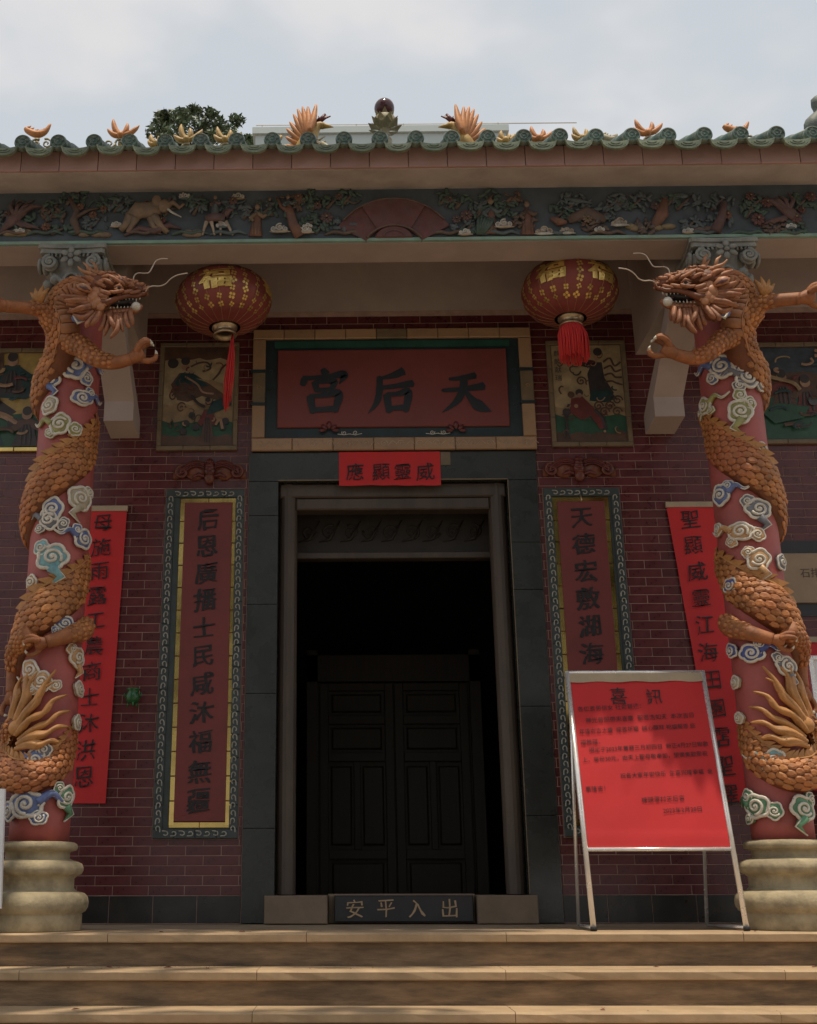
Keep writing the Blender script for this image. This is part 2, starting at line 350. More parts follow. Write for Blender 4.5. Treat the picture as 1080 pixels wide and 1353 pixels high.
# ================================================================== TEMPLE
T = empty('temple_building', (0, .15, 0), 'red brick temple porch with green tiled eave and dark open doorway', 'temple')
XW = 4.3
SX, SZ = 1.088, 3.386            # door surround half width, top
ZT = 4.58                        # top of brick
wallp = MB()
wallp.box(-XW, -SX+.02, .0, .30, 0, ZT); wallp.box(SX-.02, XW, .0, .30, 0, ZT); wallp.box(-SX+.02, SX-.02, .0, .30, SZ-.02, ZT)
wall = wallp.build('brick_wall', M['grout'], T)
BW, BH, PZ, PXX = .2405, .0600, .065, .2455
def covered(x0, x1, z0, z1):
    R_ = [(-1.70,-1.10,.55,3.09),(1.12,1.69,.55,3.09),(-1.81,-1.17,3.41,4.30),(1.22,1.83,3.41,4.30),(-1.07,1.1,3.38,4.40),(-2.28,-2.02,.79,2.96),(2.04,2.33,.79,2.96),(-4.3,-2.67,3.4,4.3),(2.78,4.3,3.4,4.25),(2.84,3.3,.86,1.92),(2.75,4,2.18,2.56)]
    if any(x0 >= a-.01 and x1 <= b+.01 and z0 >= c-.01 and z1 <= d+.01 for a, b, c, d in R_): return True
    c = (x0+x1)/2
    return abs(abs(c)-2.30) < .30 or abs(c) > 2.95     # behind the columns or outside the frame
bricks = []
rows = int((ZT-.182)/PZ)
for r in range(rows):
    z0 = .183+r*PZ; off = (r % 2)*PXX/2
    i = -18
    while i < 18:
        x0 = i*PXX+off; x1 = x0+BW; i += 1
        segs = [(x0, x1)]
        if z0 < SZ-.02:
            if x0 > -SX and x1 < SX: continue
            if x0 < -SX < x1: segs = [(x0, -SX-.003)]
            elif x0 < SX < x1: segs = [(SX+.003, x1)]
        for a, b in segs:
            a = max(a, -XW); b = min(b, XW)
            if b-a < .006: continue
            bricks.append((a, b, z0, min(z0+BH, ZT-.002)))
vis = sorted([b for b in bricks if not covered(*b) and b[1]-b[0] > .05], key=lambda b: (b[2], abs(b[0])))
single = set(vis[:300]); bm_cache = {}
rest = MB()
for b in bricks:
    dy = rnd.uniform(-.0012, .0012)
    if b in single:
        key = (round(b[1]-b[0], 3), round(b[3]-b[2], 3))
        if key not in bm_cache: bm_cache[key] = MB().box(0, key[0], 0, .010, 0, key[1], ch=.0015).mesh('brick', M['brick'])
        o = link('brick', bm_cache[key], wall); o.location = Vector(o.location) + Vector((b[0], -.004+dy, b[2])); o.rotation_euler = (rnd.uniform(-.012,.012), 0, rnd.uniform(-.004,.004))
    else:
        rest.box(b[0], b[1], -.004+dy, .008, b[2], b[3], ch=.0015)
tag(rest.build('upper_bricks', M['brick'], wall), kind='stuff')
# base course of black tiles
bc = MB().box(-XW, -SX-.002, .004, .02, .002, .181).box(SX+.002, XW, .004, .02, .002, .181).build('base_course', M['grout'], T)
for sgn in (-1, 1):
    x = SX+.003
    while x < XW-.02:
        x1 = min(x+.295, XW); a, b = (x, x1) if sgn > 0 else (-x1, -x)
        MB().box(a, b, -.004+rnd.uniform(-.001,.001), .012, .004, .178, ch=.002).build('base_tile', M['blacktile'], bc); x = x1+.004
# body of the building
MB().box(-XW, XW, .002, .30, ZT+.002, 5.6).build('plaster_wall', M['plaster'], T)
MB().box(-XW, XW, -1.04, .0, 5.02, 5.10).build('porch_ceiling', M['plaster'], T)
side = MB(); side.box(-XW, -XW+.25, .302, 4.4, 0, 5.6); side.box(XW-.25, XW, .302, 4.4, 0, 5.6); side.box(-XW, XW, 4.402, 4.6, 0, 5.6)
side.build('rear_wall', M['plaster'], T)
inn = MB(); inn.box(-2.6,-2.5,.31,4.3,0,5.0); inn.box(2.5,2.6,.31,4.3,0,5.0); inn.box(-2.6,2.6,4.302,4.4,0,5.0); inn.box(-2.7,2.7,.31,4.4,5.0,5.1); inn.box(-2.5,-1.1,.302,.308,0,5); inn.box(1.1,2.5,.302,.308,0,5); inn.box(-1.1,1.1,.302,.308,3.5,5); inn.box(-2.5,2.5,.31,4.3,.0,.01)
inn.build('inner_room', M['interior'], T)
# tie beams with haunches at the two columns (and plain ones further out)
for s in (-1, 1):
    b = MB(); xa, xb = sorted((s*1.915, s*2.49)); b.box(xa, xb, -.93, -.0005, 4.18, 5.0)
    o = b.build('tie_beam', M['plaster'], T)
    xa, xb = sorted((s*1.935, s*2.155)); h = MB()
    prf = [(-.0006, 3.515), (-.30, 3.54), (-.30, 3.695), (-.52, 3.857), (-.928, 4.10), (-.928, 4.179), (-.80, 4.179), (-.60, 4.03), (-.27, 3.83), (-.0006, 3.66)]
    n = len(prf); vs = [(xa, a, c_) for a, c_ in prf]+[(xb, a, c_) for a, c_ in prf]
    h.add(vs, [(i, (i+1) % n, n+(i+1) % n, n+i) for i in range(n)]+[tuple(range(n))[::-1], tuple(range(n, 2*n))])
    oo = h.build('knee_brace', M['plaster'], o); fixn(oo.data)
# cornice, eave body
cor = MB(); pr = [(-1.318, 4.836), (-1.655, 4.760), (-1.665, 4.772), (-1.668, 4.86), (-1.30, 5.02), (-1.041, 5.02), (-1.041, 4.84)]
vs = []; 
for x in (-XW, XW): vs += [(x, a, c) for a, c in pr]
n = len(pr); cor.add(vs, [(i, (i+1) % n, n+(i+1) % n, n+i) for i in range(n)] + [tuple(range(n)), tuple(range(2*n-1, n-1, -1))])
o = cor.build('cornice', M['cornice'], T); fixn(o.data)
# roof
YR, ZE, YV, SL = -1.76, 4.925, 1.0, .52
roof = MB(); pr = [(YR+.12, ZE-.085+.05), (YV, ZE-.085+SL*(YV-YR)), (3.9, ZE-.085+SL*(YV-YR)-SL*2.9), (3.9, ZE-.145+SL*(YV-YR)-SL*2.9), (YV, ZE-.145+SL*(YV-YR)), (YR+.13, ZE-.125+.06)]
vs = []
for x in (-XW+.1, XW-.1): vs += [(x, a, c) for a, c in pr]
n = len(pr); roof.add(vs, [(i, (i+1) % n, n+(i+1) % n, n+i) for i in range(n)] + [tuple(range(n)), tuple(range(2*n-1, n-1, -1))])
roofo = roof.build('roof', M['roofgroove'], T); fixn(roofo.data)
SP = .2355; X0 = .02
tubeR = .046
def round_tile_mesh():
    b = MB(); n = 16; Lr = (YV-YR); vs = []
    segs = []; k = 0
    ys = [0.0]
    while ys[-1] < Lr-.01: ys.append(min(ys[-1]+.26, Lr))
    rr = []
    for i in range(len(ys)-1):
        rr += [(ys[i]+.001, tubeR+.004), (ys[i+1]-.004, tubeR-.003)]
    for yy, r in rr:
        for j in range(n): a = 2*PI*j/n; vs.append((r*math.cos(a), YR+yy, ZE+SL*yy+r*math.sin(a)))
    fs = []
    for i in range(len(rr)-1):
        for j in range(n): fs.append((i*n+j, (i+1)*n+j, (i+1)*n+(j+1) % n, i*n+(j+1) % n))
    fs.append(tuple(range(n)))
    b.add(vs, fs); return b.mesh('round_tile', M['rooftile'], True)
def cap_mesh():
    b = MB(); n = 24; y = YR-.012; R0 = .054
    vs = []; prof = [(R0, .03), (R0+.002, .0), (R0-.004, -.012), (R0-.010, -.013), (R0-.013, -.006), (.028, -.006), (.025, -.011), (.021, -.011), (.018, -.006), (.009, -.006), (.006, -.011), (0.0005, -.011)]
    for r, d in prof:
        for j in range(n): a = 2*PI*j/n; vs.append((r*math.cos(a), y+d, ZE-.005+r*math.sin(a)))
    fs = []
    for i in range(len(prof)-1):
        for j in range(n): fs.append((i*n+j, (i+1)*n+j, (i+1)*n+(j+1) % n, i*n+(j+1) % n))
    fs.append(tuple((len(prof)-1)*n+j for j in range(n)))
    b.add(vs, fs)
    for q in range(6):
        a = q*PI/3; c = Vector((.034*math.cos(a), y-.008, ZE-.005+.034*math.sin(a)))
        b.tube([c+Vector((.009*math.cos(t+a), 0, .009*math.sin(t+a)))*(1-t/9) for t in [0, 1, 2, 3, 4, 5]], .0028, 4)
    me = b.mesh('end_cap', M['rooftile'], False); return fixn(me)
def drip_mesh():
    b = MB(); n = 14; W2 = SP/2-.026; y = YR-.035
    topz = ZE-.050
    def outline(sc_, dz): 
        pts = []
        for i in range(n+1):
            u = -1+2*i/n
            pts.append((u*W2*sc_, topz - .070*sc_*math.sqrt(max(0, 1-abs(u)**2.3)) - dz))
        return pts
    o = outline(1, 0)
    top = [(W2*(1-2*i/6), topz - .014*(1-(1-2*i/6)**2)) for i in range(1, 6)]
    b.prism(o+top, y, y+.022, bev=.05)
    for s_ in (.80, .58, .36):
        p = [(x, y-.002, z-.006*(1-s_)) for x, z in outline(s_, .004)][1:-1]
        b.tube(p, .0045, 5)
    b.tube([(x, y-.001, z) for x, z in outline(.97, 0)], .006, 5)
    # pan tile behind: shallow trough running up the slope
    vs = []; m = 7; K = 3
    for k in range(K):
        yy = .01+k*.5
        for i in range(m+1):
            u = -1+2*i/m; vs.append((u*(SP/2-.01), YR-.02+yy, topz+SL*yy-.030*(1-u*u)+.0))
    b.add(vs, [(k*(m+1)+i, k*(m+1)+i+1, (k+1)*(m+1)+i+1, (k+1)*(m+1)+i) for k in range(K-1) for i in range(m)])
    return fixn(b.mesh('drip_tile', M['driptile'], False))
rtm, cpm, dpm = round_tile_mesh(), cap_mesh(), drip_mesh()
k0, k1 = -17, 17
for k in range(k0, k1+1):
    x = X0+(k-.0)*SP - .14
    if abs(x) > XW-.2: continue
    for me, dx, nm in ((rtm, 0, 'round_tile'), (cpm, 0, 'end_cap'), (dpm, SP/2, 'drip_tile')):
        if nm == 'drip_tile' and x+SP/2 > XW-.2: continue
        o = link(nm, me, roofo); o.location = Vector(o.location)+Vector((x+dx, rnd.uniform(-.004,.004), rnd.uniform(-.003,.003)))
        if nm == 'end_cap': pass
fm = MB().box(.0015, .2545, 0, .02, 0, .150, ch=.002).mesh('fascia_tile', M['fascia'])
x = -XW
while x < XW-.2:
    o = link('fascia_tile', fm, roofo); o.location = Vector(o.location)+Vector((x, -1.690+rnd.uniform(-.0015,.0015), 4.756)); x += .257
# ridge
MB().box(-XW+.1, XW-.1, YV-.09, YV+.09, ZE+SL*(YV-YR)-.08, ZE+SL*(YV-YR)+.05).build('ridge', M['greyorn'], roofo)
# carved beam
BY = -1.31
beam = MB().box(-XW, XW, BY, -1.04, 4.445, 4.838).build('carved_beam', M['friezebg'], T)
MB().box(-XW, XW, BY-.02, -1.045, 4.422, 4.444).build('teal_moulding', M['teal'], beam)
MB().box(-XW, XW, BY+.004, -1.05, 4.415, 4.4215).build('beam_soffit', M['plaster'], beam)

# ---- relief helpers (world coordinates on a plane facing -Y)
def blob(b, x, z, rx, rz, y, d=.02, mi=0, ang=0):
    rot = Matrix.Rotation(-ang, 3, 'Y'); b.ball((x, y, z), (rx, d, rz), 10, 6, mi, rot)
def spiral(b, x, z, r, y, turns=1.6, th=.006, mi=0, ph=0, sgn=1, n=20):
    pts = []
    for i in range(n+1):
        t = i/n; a = ph+sgn*t*turns*2*PI; rr = r*(1-t*.88); pts.append((x+rr*math.cos(a), y, z+rr*math.sin(a)))
    b.tube(pts, [th*(1-.4*i/n) for i in range(n+1)], 5, mi)
def swirl_cloud(x, z, r, y, parent, m, name='relief_cloud'):
    b = MB()
    for dx, dz, q in ((0, 0, 1), (.95, -.25, .7), (-1.0, -.3, .75)):
        blob(b, x+dx*r, z+dz*r, r*q*.75, r*q*.7, y, .014, 0)
        spiral(b, x+dx*r, z+dz*r, r*q*.75, y-.014, 1.5, .006, 1, rnd.uniform(0, 6), 1 if dx >= 0 else -1, 14)
    b.tube([(x-1.7*r, y-.005, z-.7*r), (x-.6*r, y-.012, z-.85*r), (x+.6*r, y-.012, z-.8*r), (x+1.9*r, y-.004, z-.72*r)], [.003, .010, .010, .003], 6, 0)
    o = b.build(name, [m, M['f_white'] if m is not M['f_white'] else M['f_cream']], parent, True); return o
def foliage(x, z, w, h, y, parent, m, m2, n=14, name='relief_foliage'):
    b = MB()
    for i in range(n):
        px, pz = x+rnd.uniform(-w, w), z+rnd.uniform(-h, h); a = rnd.uniform(0, PI); l = rnd.uniform(.02, .04)
        rot = Matrix.Rotation(a, 3, 'Y') @ Matrix.Rotation(rnd.uniform(-.5,.5), 3, 'X'); b.ball((px, y-rnd.uniform(.002,.02), pz), (l, .008, l*.38), 6, 4, 0, rot)
    b.tube([(x-w*.6, y, z-h), (x-w*.1, y-.01, z-.2*h), (x+w*.1, y-.01, z+.1*h), (x+w*.5, y, z+h*.9)], [.014, .011, .008, .004], 6, 1)
    return b.build(name, [m, m2], parent, True)
def flower(x, z, r, y, parent, m, name='relief_flower'):
    b = MB()
    for ring, q in ((8, 1), (6, .6)):
        for i in range(ring):
            a = 2*PI*i/ring+q; rot = Matrix.Rotation(-a, 3, 'Y'); b.ball((x+r*q*.6*math.cos(a), y-.012*(1.6-q), z+r*q*.6*math.sin(a)), (r*q*.45, .010, r*q*.28), 6, 4, 0, rot)
    b.ball((x, y-.03, z), r*.18, 6, 4, 1)
    return b.build(name, [m, M['f_ochre']], parent, True)
def figure(x, z, h, y, parent, m, m2, lean=0, name='relief_figure'):
    """small robed figure standing, head to hem"""
    b = MB(); q = h
    b.tube([(x+lean*0, y, z), (x+lean*.3, y-.004, z+.25*q), (x+lean*.7, y-.008, z+.55*q), (x+lean, y-.01, z+.76*q)], [.20*q, .15*q, .12*q, .07*q], 8, 0, ((0,1,0), .45))
    b.ball((x+lean*1.1, y-.016, z+.88*q), (.075*q, .05*q, .09*q), 8, 6, 2)
    b.ball((x+lean*1.1, y-.012, z+.97*q), (.06*q, .05*q, .05*q), 6, 4, 3)
    b.tube([(x+lean, y-.012, z+.70*q), (x+lean+.17*q, y-.02, z+.56*q), (x+lean+.26*q, y-.026, z+.62*q)], [.06*q, .065*q, .04*q], 6, 1)
    b.tube([(x+lean, y-.012, z+.70*q), (x+lean-.18*q, y-.02, z+.52*q), (x+lean-.10*q, y-.03, z+.42*q)], [.06*q, .065*q, .04*q], 6, 1)
    for i in range(3):
        xx = x+(-.08+.08*i)*q; b.tube([(xx, y-.085*q, z+.02*q), (xx+lean*.5, y-.075*q, z+.45*q)], .012*q, 4, 1)
    return b.build(name, [m, m2, M['f_tan'], M['f_brown']], parent, True)
fy = BY-.004
def FX(px): return at(px, 285, BY).x
def FZ(py, px=500): return at(px, py, BY).z
# bird at far left, flowering branch, elephant
def bird(px, py, parent, m, s=1):
    b = MB(); p = at(px, py, BY)
    b.tube([(p.x-.10*s, fy, p.z-.10), (p.x-.02*s, fy-.02, p.z-.02), (p.x+.05*s, fy-.02, p.z+.05), (p.x+.08*s, fy-.01, p.z+.11)], [.012, .045, .035, .012], 8, 0, ((0,1,0), .5))
    for i in range(4): b.tube([(p.x, fy-.02, p.z), (p.x+(-.04+.05*i)*s, fy-.03, p.z+.08), (p.x+(-.02+.07*i)*s, fy-.01, p.z+.15-.02*i)], [.02, .018, .004], 5, 0)
    for i in range(3): b.tube([(p.x, fy-.01, p.z-.03), (p.x+(.05+.04*i)*s, fy-.015, p.z-.07), (p.x+(.10+.05*i)*s, fy, p.z-.06-.02*i)], [.02, .014, .003], 5, 0)
    return b.build('relief_bird', [m], parent, True)
bird(22, 290, beam, M['f_rose']); bird(1040, 282, beam, M['f_rose'], -1)
def rock(px, py, w, parent, m):
    b = MB(); p = at(px, py, BY)
    for i in range(6): blob(b, p.x+rnd.uniform(-w, w), p.z+rnd.uniform(-.01, .015), rnd.uniform(.03, .06), .022, fy, .022)
    return b.build('relief_rock', [m], parent, True)
rock(20, 309, .09, beam, M['f_ochre']); rock(130, 311, .10, beam, M['f_tan']); rock(258, 309, .05, beam, M['f_tan']); rock(858, 302, .13, beam, M['f_ochre']); rock(925, 305, .08, beam, M['f_brown'])
p = at(95, 285, BY)
b = MB(); b.tube([(p.x+.06, fy, p.z-.15), (p.x+.02, fy-.015, p.z-.05), (p.x+.04, fy-.02, p.z+.02), (p.x-.02, fy-.01, p.z+.13)], [.03, .028, .022, .012], 7)
b.tube([(p.x+.03, fy-.015, p.z-.03), (p.x+.12, fy-.015, p.z+.03), (p.x+.22, fy, p.z+.06)], [.018, .012, .006], 6)
b.build('relief_trunk', [M['f_brown']], beam, True)
foliage(at(70,275,BY).x, at(70,278,BY).z, .10, .07, fy, beam, M['f_leaf'], M['f_brown'], 16); foliage(at(150,272,BY).x, at(150,272,BY).z, .12, .06, fy, beam, M['f_leaf'], M['f_brown'], 18); foliage(at(80,305,BY).x, at(80,305,BY).z, .10, .03, fy, beam, M['f_leaf'], M['f_brown'], 12)
for px, py, r in ((124,286,.030), (62,302,.035), (138,278,.026)): flower(at(px,py,BY).x, at(px,py,BY).z, r, fy-.01, beam, M['f_orange'])
b = MB(); E = lambda px, py: at(px, py, BY)     # elephant leaping right
def V3(px, py, d): q = E(px, py); return (q.x, fy-d, q.z)
b.tube([V3(172,292,.02), V3(185,282,.035), (V3(200,282,.035)), V3(210,278,.03)], [.045, .065, .062, .05], 10, 0, ((0,1,0), .6))
b.ball(V3(218, 277, .04), (.05, .035, .05), 10, 7)
b.tube([V3(174,290,.03), V3(166,302,.02), V3(160,306,.01)], [.04, .026, .020], 7)
b.tube([V3(180,292,.03), V3(176,300,.02), V3(170,309,.01)], [.035, .022, .02], 7)
b.tube([V3(205,290,.03), V3(212,300,.025), V3(222,309,.01)], [.035, .024, .020], 7)
b.tube([V3(200,290,.02), V3(204,303,.02), V3(214,306,.01)], [.03, .02, .018], 7)
b.tube([V3(222,278,.04), V3(230,272,.04), V3(238,278,.03), V3(244,272,.02)], [.026, .02, .015, .010], 7)
b.tube([V3(222,281,.05), V3(230,287,.05), V3(241,291,.035)], [.009, .008, .003], 6, 1)
b.ball(V3(209, 272, .06), (.035, .008, .045), 8, 5)
b.build('relief_elephant', [M['f_tan'], M['f_white']], beam, True)
b = MB(); b.tube([V3(165,312,.0), V3(185,304,.02), V3(205,308,.015), V3(225,300,.02), V3(240,303,.0)], [.01, .02, .022, .02, .008], 6); b.build('relief_ribbon', [M['f_rose']], beam, True)
swirl_cloud(E(245,258).x, E(245,260).z, .03, fy, beam, M['f_slate']); swirl_cloud(E(315,259).x, E(315,260).z, .03, fy, beam, M['f_ochre'])
# horse with rider
b = MB(); b.tube([V3(273,292,.02), V3(285,290,.03), V3(298,291,.025)], [.03, .036, .030], 8, 0, ((0,1,0), .6))
for a, c, d in ((274,268,6), (280,284,4), (292,292,4), (299,308,2)): b.tube([V3(a,296,.025), V3((a+c)/2,303,.02), V3(c,312,.008)], [.016, .010, .007], 6, 1)
b.tube([V3(298,289,.02), V3(304,281,.03), V3(309,281,.03)], [.022, .018, .012], 6); b.build('relief_horse', [M['f_rose'], M['f_cream']], beam, True)
figure(E(285,290).x, E(285,290).z, .16, fy-.03, beam, M['f_slate'], M['f_brown'])
foliage(E(262,270).x, E(262,275).z, .05, .06, fy, beam, M['f_slate'], M['f_brown'], 10); foliage(E(225,262).x, E(225,265).z, .05, .03, fy, beam, M['f_slate'], M['f_brown'], 8)
figure(E(338,312).x, E(338,313).z, .25, fy, beam, M['f_orange'], M['f_tan'], .01); figure(E(357,268).x, E(357,286).z, .14, fy, beam, M['f_brown'], M['f_slate'])
b = MB(); b.tube([V3(398,313,.01), V3(388,300,.03), V3(384,285,.03), V3(380,270,.02)], [.05, .035, .030, .02], 8, 0, ((0,1,0), .6)); b.tube([V3(384,285,.03), V3(372,275,.02), V3(366,262,.01)], [.02, .015, .006], 6); b.build('relief_trunk', [M['f_orange']], beam, True)
figure(E(381,285).x, E(381,290).z, .17, fy-.02, beam, M['f_leaf'], M['f_slate'])
swirl_cloud(E(370,303).x, E(370,304).z, .040, fy-.02, beam, M['f_cream']); swirl_cloud(E(404,305).x, E(404,306).z, .032, fy-.02, beam, M['f_cream'])
for px, py in ((425,300), (440,268), (420,270), (462,262), (405,262)): foliage(E(px,py).x, E(px,py).z, .07, .05, fy, beam, M['f_leaf'], M['f_brown'], 13)
for px, py, r in ((432,290,.045), (420,274,.03), (448,262,.028)): flower(E(px,py).x, E(px,py).z, r, fy-.012, beam, M['f_rose'])
# big fan-shaped scroll in the middle
def arc_band(cx, cz, r0, r1, a0, a1, n=14):
    o = [(cx+r1*math.cos(a0+(a1-a0)*i/n), cz+r1*math.sin(a0+(a1-a0)*i/n)) for i in range(n+1)]
    i_ = [(cx+r0*math.cos(a1-(a1-a0)*i/n), cz+r0*math.sin(a1-(a1-a0)*i/n)) for i in range(n+1)]
    return o+i_
c = E(521, 330) + Vector((0, 0, .045))
q = MB()
for a0, a1, y_ in ((31, 60, .02), (60, 120, .034), (120, 149, .02)):
    q.prism(arc_band(c.x, c.z-.10, .22, .44, R(a0), R(a1)), fy-y_, fy+.01)
q.build('relief_fan_scroll', [M['f_red']], beam)
q = MB(); q.tube([(c.x+.225*math.cos(R(a)), fy-.035, c.z-.10+.225*math.sin(R(a))) for a in range(33, 149, 8)], .007, 5); q.tube([(c.x+.435*math.cos(R(a)), fy-.035, c.z-.10+.435*math.sin(R(a))) for a in range(38, 144, 8)], .006, 5); q.build('relief_fan_rim', [M['f_brown']], beam, True)
q = MB(); q.prism([(c.x+.13*math.cos(R(a)), c.z+.035+.085*math.sin(R(a))) for a in range(0, 181, 15)], fy-.03, fy+.01, bev=.1)
q.tube([(c.x+.07*math.cos(R(a)), fy-.034, c.z+.04+.045*math.sin(R(a))) for a in range(0, 181, 20)], .005, 5, 1); q.build('relief_sun', [M['f_red'], M['f_rose']], beam)
for px, py in ((610,268), (622,300), (590,262), (635,282), (648,262)): foliage(E(px,py).x, E(px,py).z, .07, .05, fy, beam, M['f_leaf'], M['f_brown'], 13)
for px, py, r in ((594,266,.028), (616,287,.045), (603,292,.032)): flower(E(px,py).x, E(px,py).z, r, fy-.012, beam, M['f_rose'])
figure(E(648,310).x, E(650,310).z, .28, fy, beam, M['f_orange'], M['f_slate'], .01)
b = MB()
for i in range(6): b.tube([V3(652-i*4,292,.035), V3(646-i*3,302,.03), V3(638-i*1.5,312,.015)], [.010, .014, .006], 5)
b.build('relief_drape', [M['f_leaf']], beam, True)
swirl_cloud(E(665,296).x, E(665,298).z, .038, fy-.02, beam, M['f_cream']); swirl_cloud(E(614,308).x, E(614,309).z, .028, fy-.02, beam, M['f_cream'])
figure(E(698,311).x, E(698,311).z, .26, fy, beam, M['f_orange'], M['f_brown'], .0); foliage(E(680,258).x, E(680,262).z, .06, .04, fy, beam, M['f_brown'], M['f_brown'], 12)
swirl_cloud(E(718,305).x, E(718,306).z, .038, fy-.01, beam, M['f_white']); swirl_cloud(E(748,305).x, E(748,306).z, .032, fy-.01, beam, M['f_white'])
b = MB(); b.tube([V3(728,290,.01), V3(738,297,.03), V3(748,296,.02)], [.015, .03, .012], 7); b.tube([V3(745,264,.01), V3(762,268,.02), V3(782,270,.01)], [.01, .02, .006], 6, 1); b.tube([V3(750,292,.01), V3(775,283,.02), V3(800,292,.01)], [.03, .05, .03], 7, 2, ((0,1,0), .4)); b.build('relief_beast', [M['f_orange'], M['f_slate'], M['f_brown']], beam, True)
flower(E(775,292).x, E(775,292).z, .035, fy-.02, beam, M['f_tan']); foliage(E(785,300).x, E(785,300).z, .08, .03, fy, beam, M['f_brown'], M['f_brown'], 12)
for px in (760, 812, 842, 905, 950, 1000, 1060): foliage(E(px,268).x, E(px,268).z, .10, .06, fy, beam, M['f_slate'] if px < 960 else M['f_leaf'], M['f_brown'], 20)
swirl_cloud(E(817,292).x, E(817,296).z, .036, fy-.02, beam, M['f_white'])
b = MB(); b.tube([V3(864,300,.01), V3(874,285,.02), V3(878,262,.01)], [.03, .045, .02], 7, 0, ((0,1,0), .5)); b.build('relief_pillar', [M['f_orange']], beam, True)
b = MB(); b.tube([V3(944,308,.01), V3(952,290,.025), V3(956,270,.02)], [.04, .03, .018], 7); b.build('relief_trunk', [M['f_rose']], beam, True)
for px, py, r in ((1000,292,.05), (1012,270,.04), (1050,290,.045), (990,262,.035), (1070,262,.04)): flower(E(px,py).x, E(px,py).z, r, fy-.012, beam, M['f_red'])
fr2 = random.Random(21)
for i in range(34):
    px = 8+i*31.5+fr2.uniform(-9, 9); py = fr2.uniform(262, 304)
    if 462 < px < 585: continue
    mm = [M['f_slate'], M['f_leaf'], M['f_brown'], M['f_leaf'], M['f_slate']][i % 5]; q_ = E(px, py)
    foliage(q_.x, q_.z, .08, .055, fy+.002, beam, mm, M['f_brown'], 20)
    if i % 3 == 0: q_ = E(px+9, fr2.uniform(262, 298)); flower(q_.x, q_.z, fr2.uniform(.022, .036), fy-.01, beam, M[['f_rose', 'f_orange', 'f_red'][i % 9//3]])
    if i % 4 == 1: q_ = E(px-6, fr2.uniform(298, 309)); swirl_cloud(q_.x, q_.z, .024, fy-.012, beam, M[['f_slate', 'f_tan', 'f_cream'][i % 3]])
for px in (20, 58, 118, 188, 250, 300, 452, 590, 660, 735, 800, 930, 985, 1045):   # carved ground line and wavy ribbons
    q_ = E(px, 311); b = MB(); b.tube(crom([(q_.x-.12, fy, q_.z), (q_.x-.05, fy-.015, q_.z+.018), (q_.x+.02, fy-.018, q_.z+.002), (q_.x+.08, fy-.015, q_.z+.02), (q_.x+.14, fy, q_.z)], 3), [.004,.010,.012,.013,.012,.012,.012,.013,.013,.012,.010,.008,.003], 6)
    b.build('relief_scroll', [M[['f_slate', 'f_leaf', 'f_brown'][px % 3]]], beam, True); b = MB()
    q2 = E(px+12, 270); b.tube(crom([(q2.x-.07, fy, q2.z-.03), (q2.x-.03, fy-.012, q2.z+.02), (q2.x+.02, fy-.012, q2.z-.005), (q2.x+.07, fy, q2.z+.03)], 3), .006, 5)
    b.build('relief_scroll', [M[['f_slate', 'f_leaf', 'f_brown'][px % 3]]], beam, True)
for s in (-1, 1):
    for i in range(5): foliage(s*(3.05+i*.25), 4.63+rnd.uniform(-.07,.07), .11, .07, fy, beam, M['f_leaf'], M['f_brown'], 12)

# ---- door surround
ds = MB().box(-SX+.004, -.862, .05, .30, .002, SZ-.004).build('door_surround', M['granite'], T)
for s in (-1, 1):
    zs = [.001, .62, 1.55, 2.20, 2.88, 3.15] if s < 0 else [.001, .70, 1.45, 2.30, 2.66, 3.15]
    for a, c_ in zip(zs, zs[1:]):
        xa, xb = sorted((s*.862, s*(SX-.002))); MB().box(xa+.001, xb-.001, -.022+rnd.uniform(-.001,.001), .049, a+.0012, c_-.0012, ch=.002).build('surround_slab', M['granite'], ds)
MB().prism([(-SX+.002, SZ-.006), (-SX+.002, 3.152), (-.862, 3.152), (0.2, 3.152), (0.2, SZ-.006)], -.022, .29).build('surround_slab', M['granite'], ds)
MB().prism([(.203, SZ-.006), (.203, 3.152), (SX-.002, 3.152), (SX-.002, SZ-.006)], -.021, .29).build('surround_slab', M['granite'], ds)
MB().box(-.865, .865, -.028, -.0225, 3.151, 3.160).box(.862, .868, -.028, -.0225, .19, 3.15).build('surround_edge', M['ochre'], ds)
MB().box(.862, SX-.004, .05, .30, .002, 3.15).build('surround_core', M['granite'], ds)
# frame inside
fr = MB()
for s in (-1, 1): fr.tube([(s*.79, .10, .185), (s*.79, .10, 1.2), (s*.79, .10, 2.2), (s*.79, .10, 3.145)], .068, 16)
for s in (-1, 1): xa, xb = sorted((s*.785, s*.862)); fr.box(xa, xb, .12, .30, .185, 3.145)
frame = fr.build('door_frame', M['jamb'], T, False)
MB().box(-.855, .855, .035, .16, 3.04, 3.148, ch=.01).box(-.73, .73, .05, .18, 2.945, 3.038, ch=.01).build('lintel', M['jamb'], frame)
tr = MB().box(-.77, .77, .36, .42, 2.69, 3.10).build('transom_panel', M['darkwood2'], T)
MB().box(-.77, .77, .33, .43, 2.64, 2.69, ch=.006).build('transom_rail', M['jamb'], tr)
for i in range(9):
    x = -.64+i*.16
    b = MB(); spiral(b, x, 2.86, .06, .355, 1.6, .010, 0, i, 1 if i % 2 else -1); b.tube([(x-.08, .355, 2.78), (x, .35, 2.80), (x+.08, .355, 2.95)], [.004, .014, .004], 5); b.build('transom_carving', [M['darkwood2']], tr, True)
for a, c_ in ((-.921, -.500), (.497, .897)):
    q = MB().box(a, c_, -.15, .26, .001, .180, ch=.006).build('door_pedestal', M['pedestal'], frame)
th = MB().box(-.497, .494, -.02, .26, .001, .188, ch=.006).build('threshold', M['pedestal'], frame)
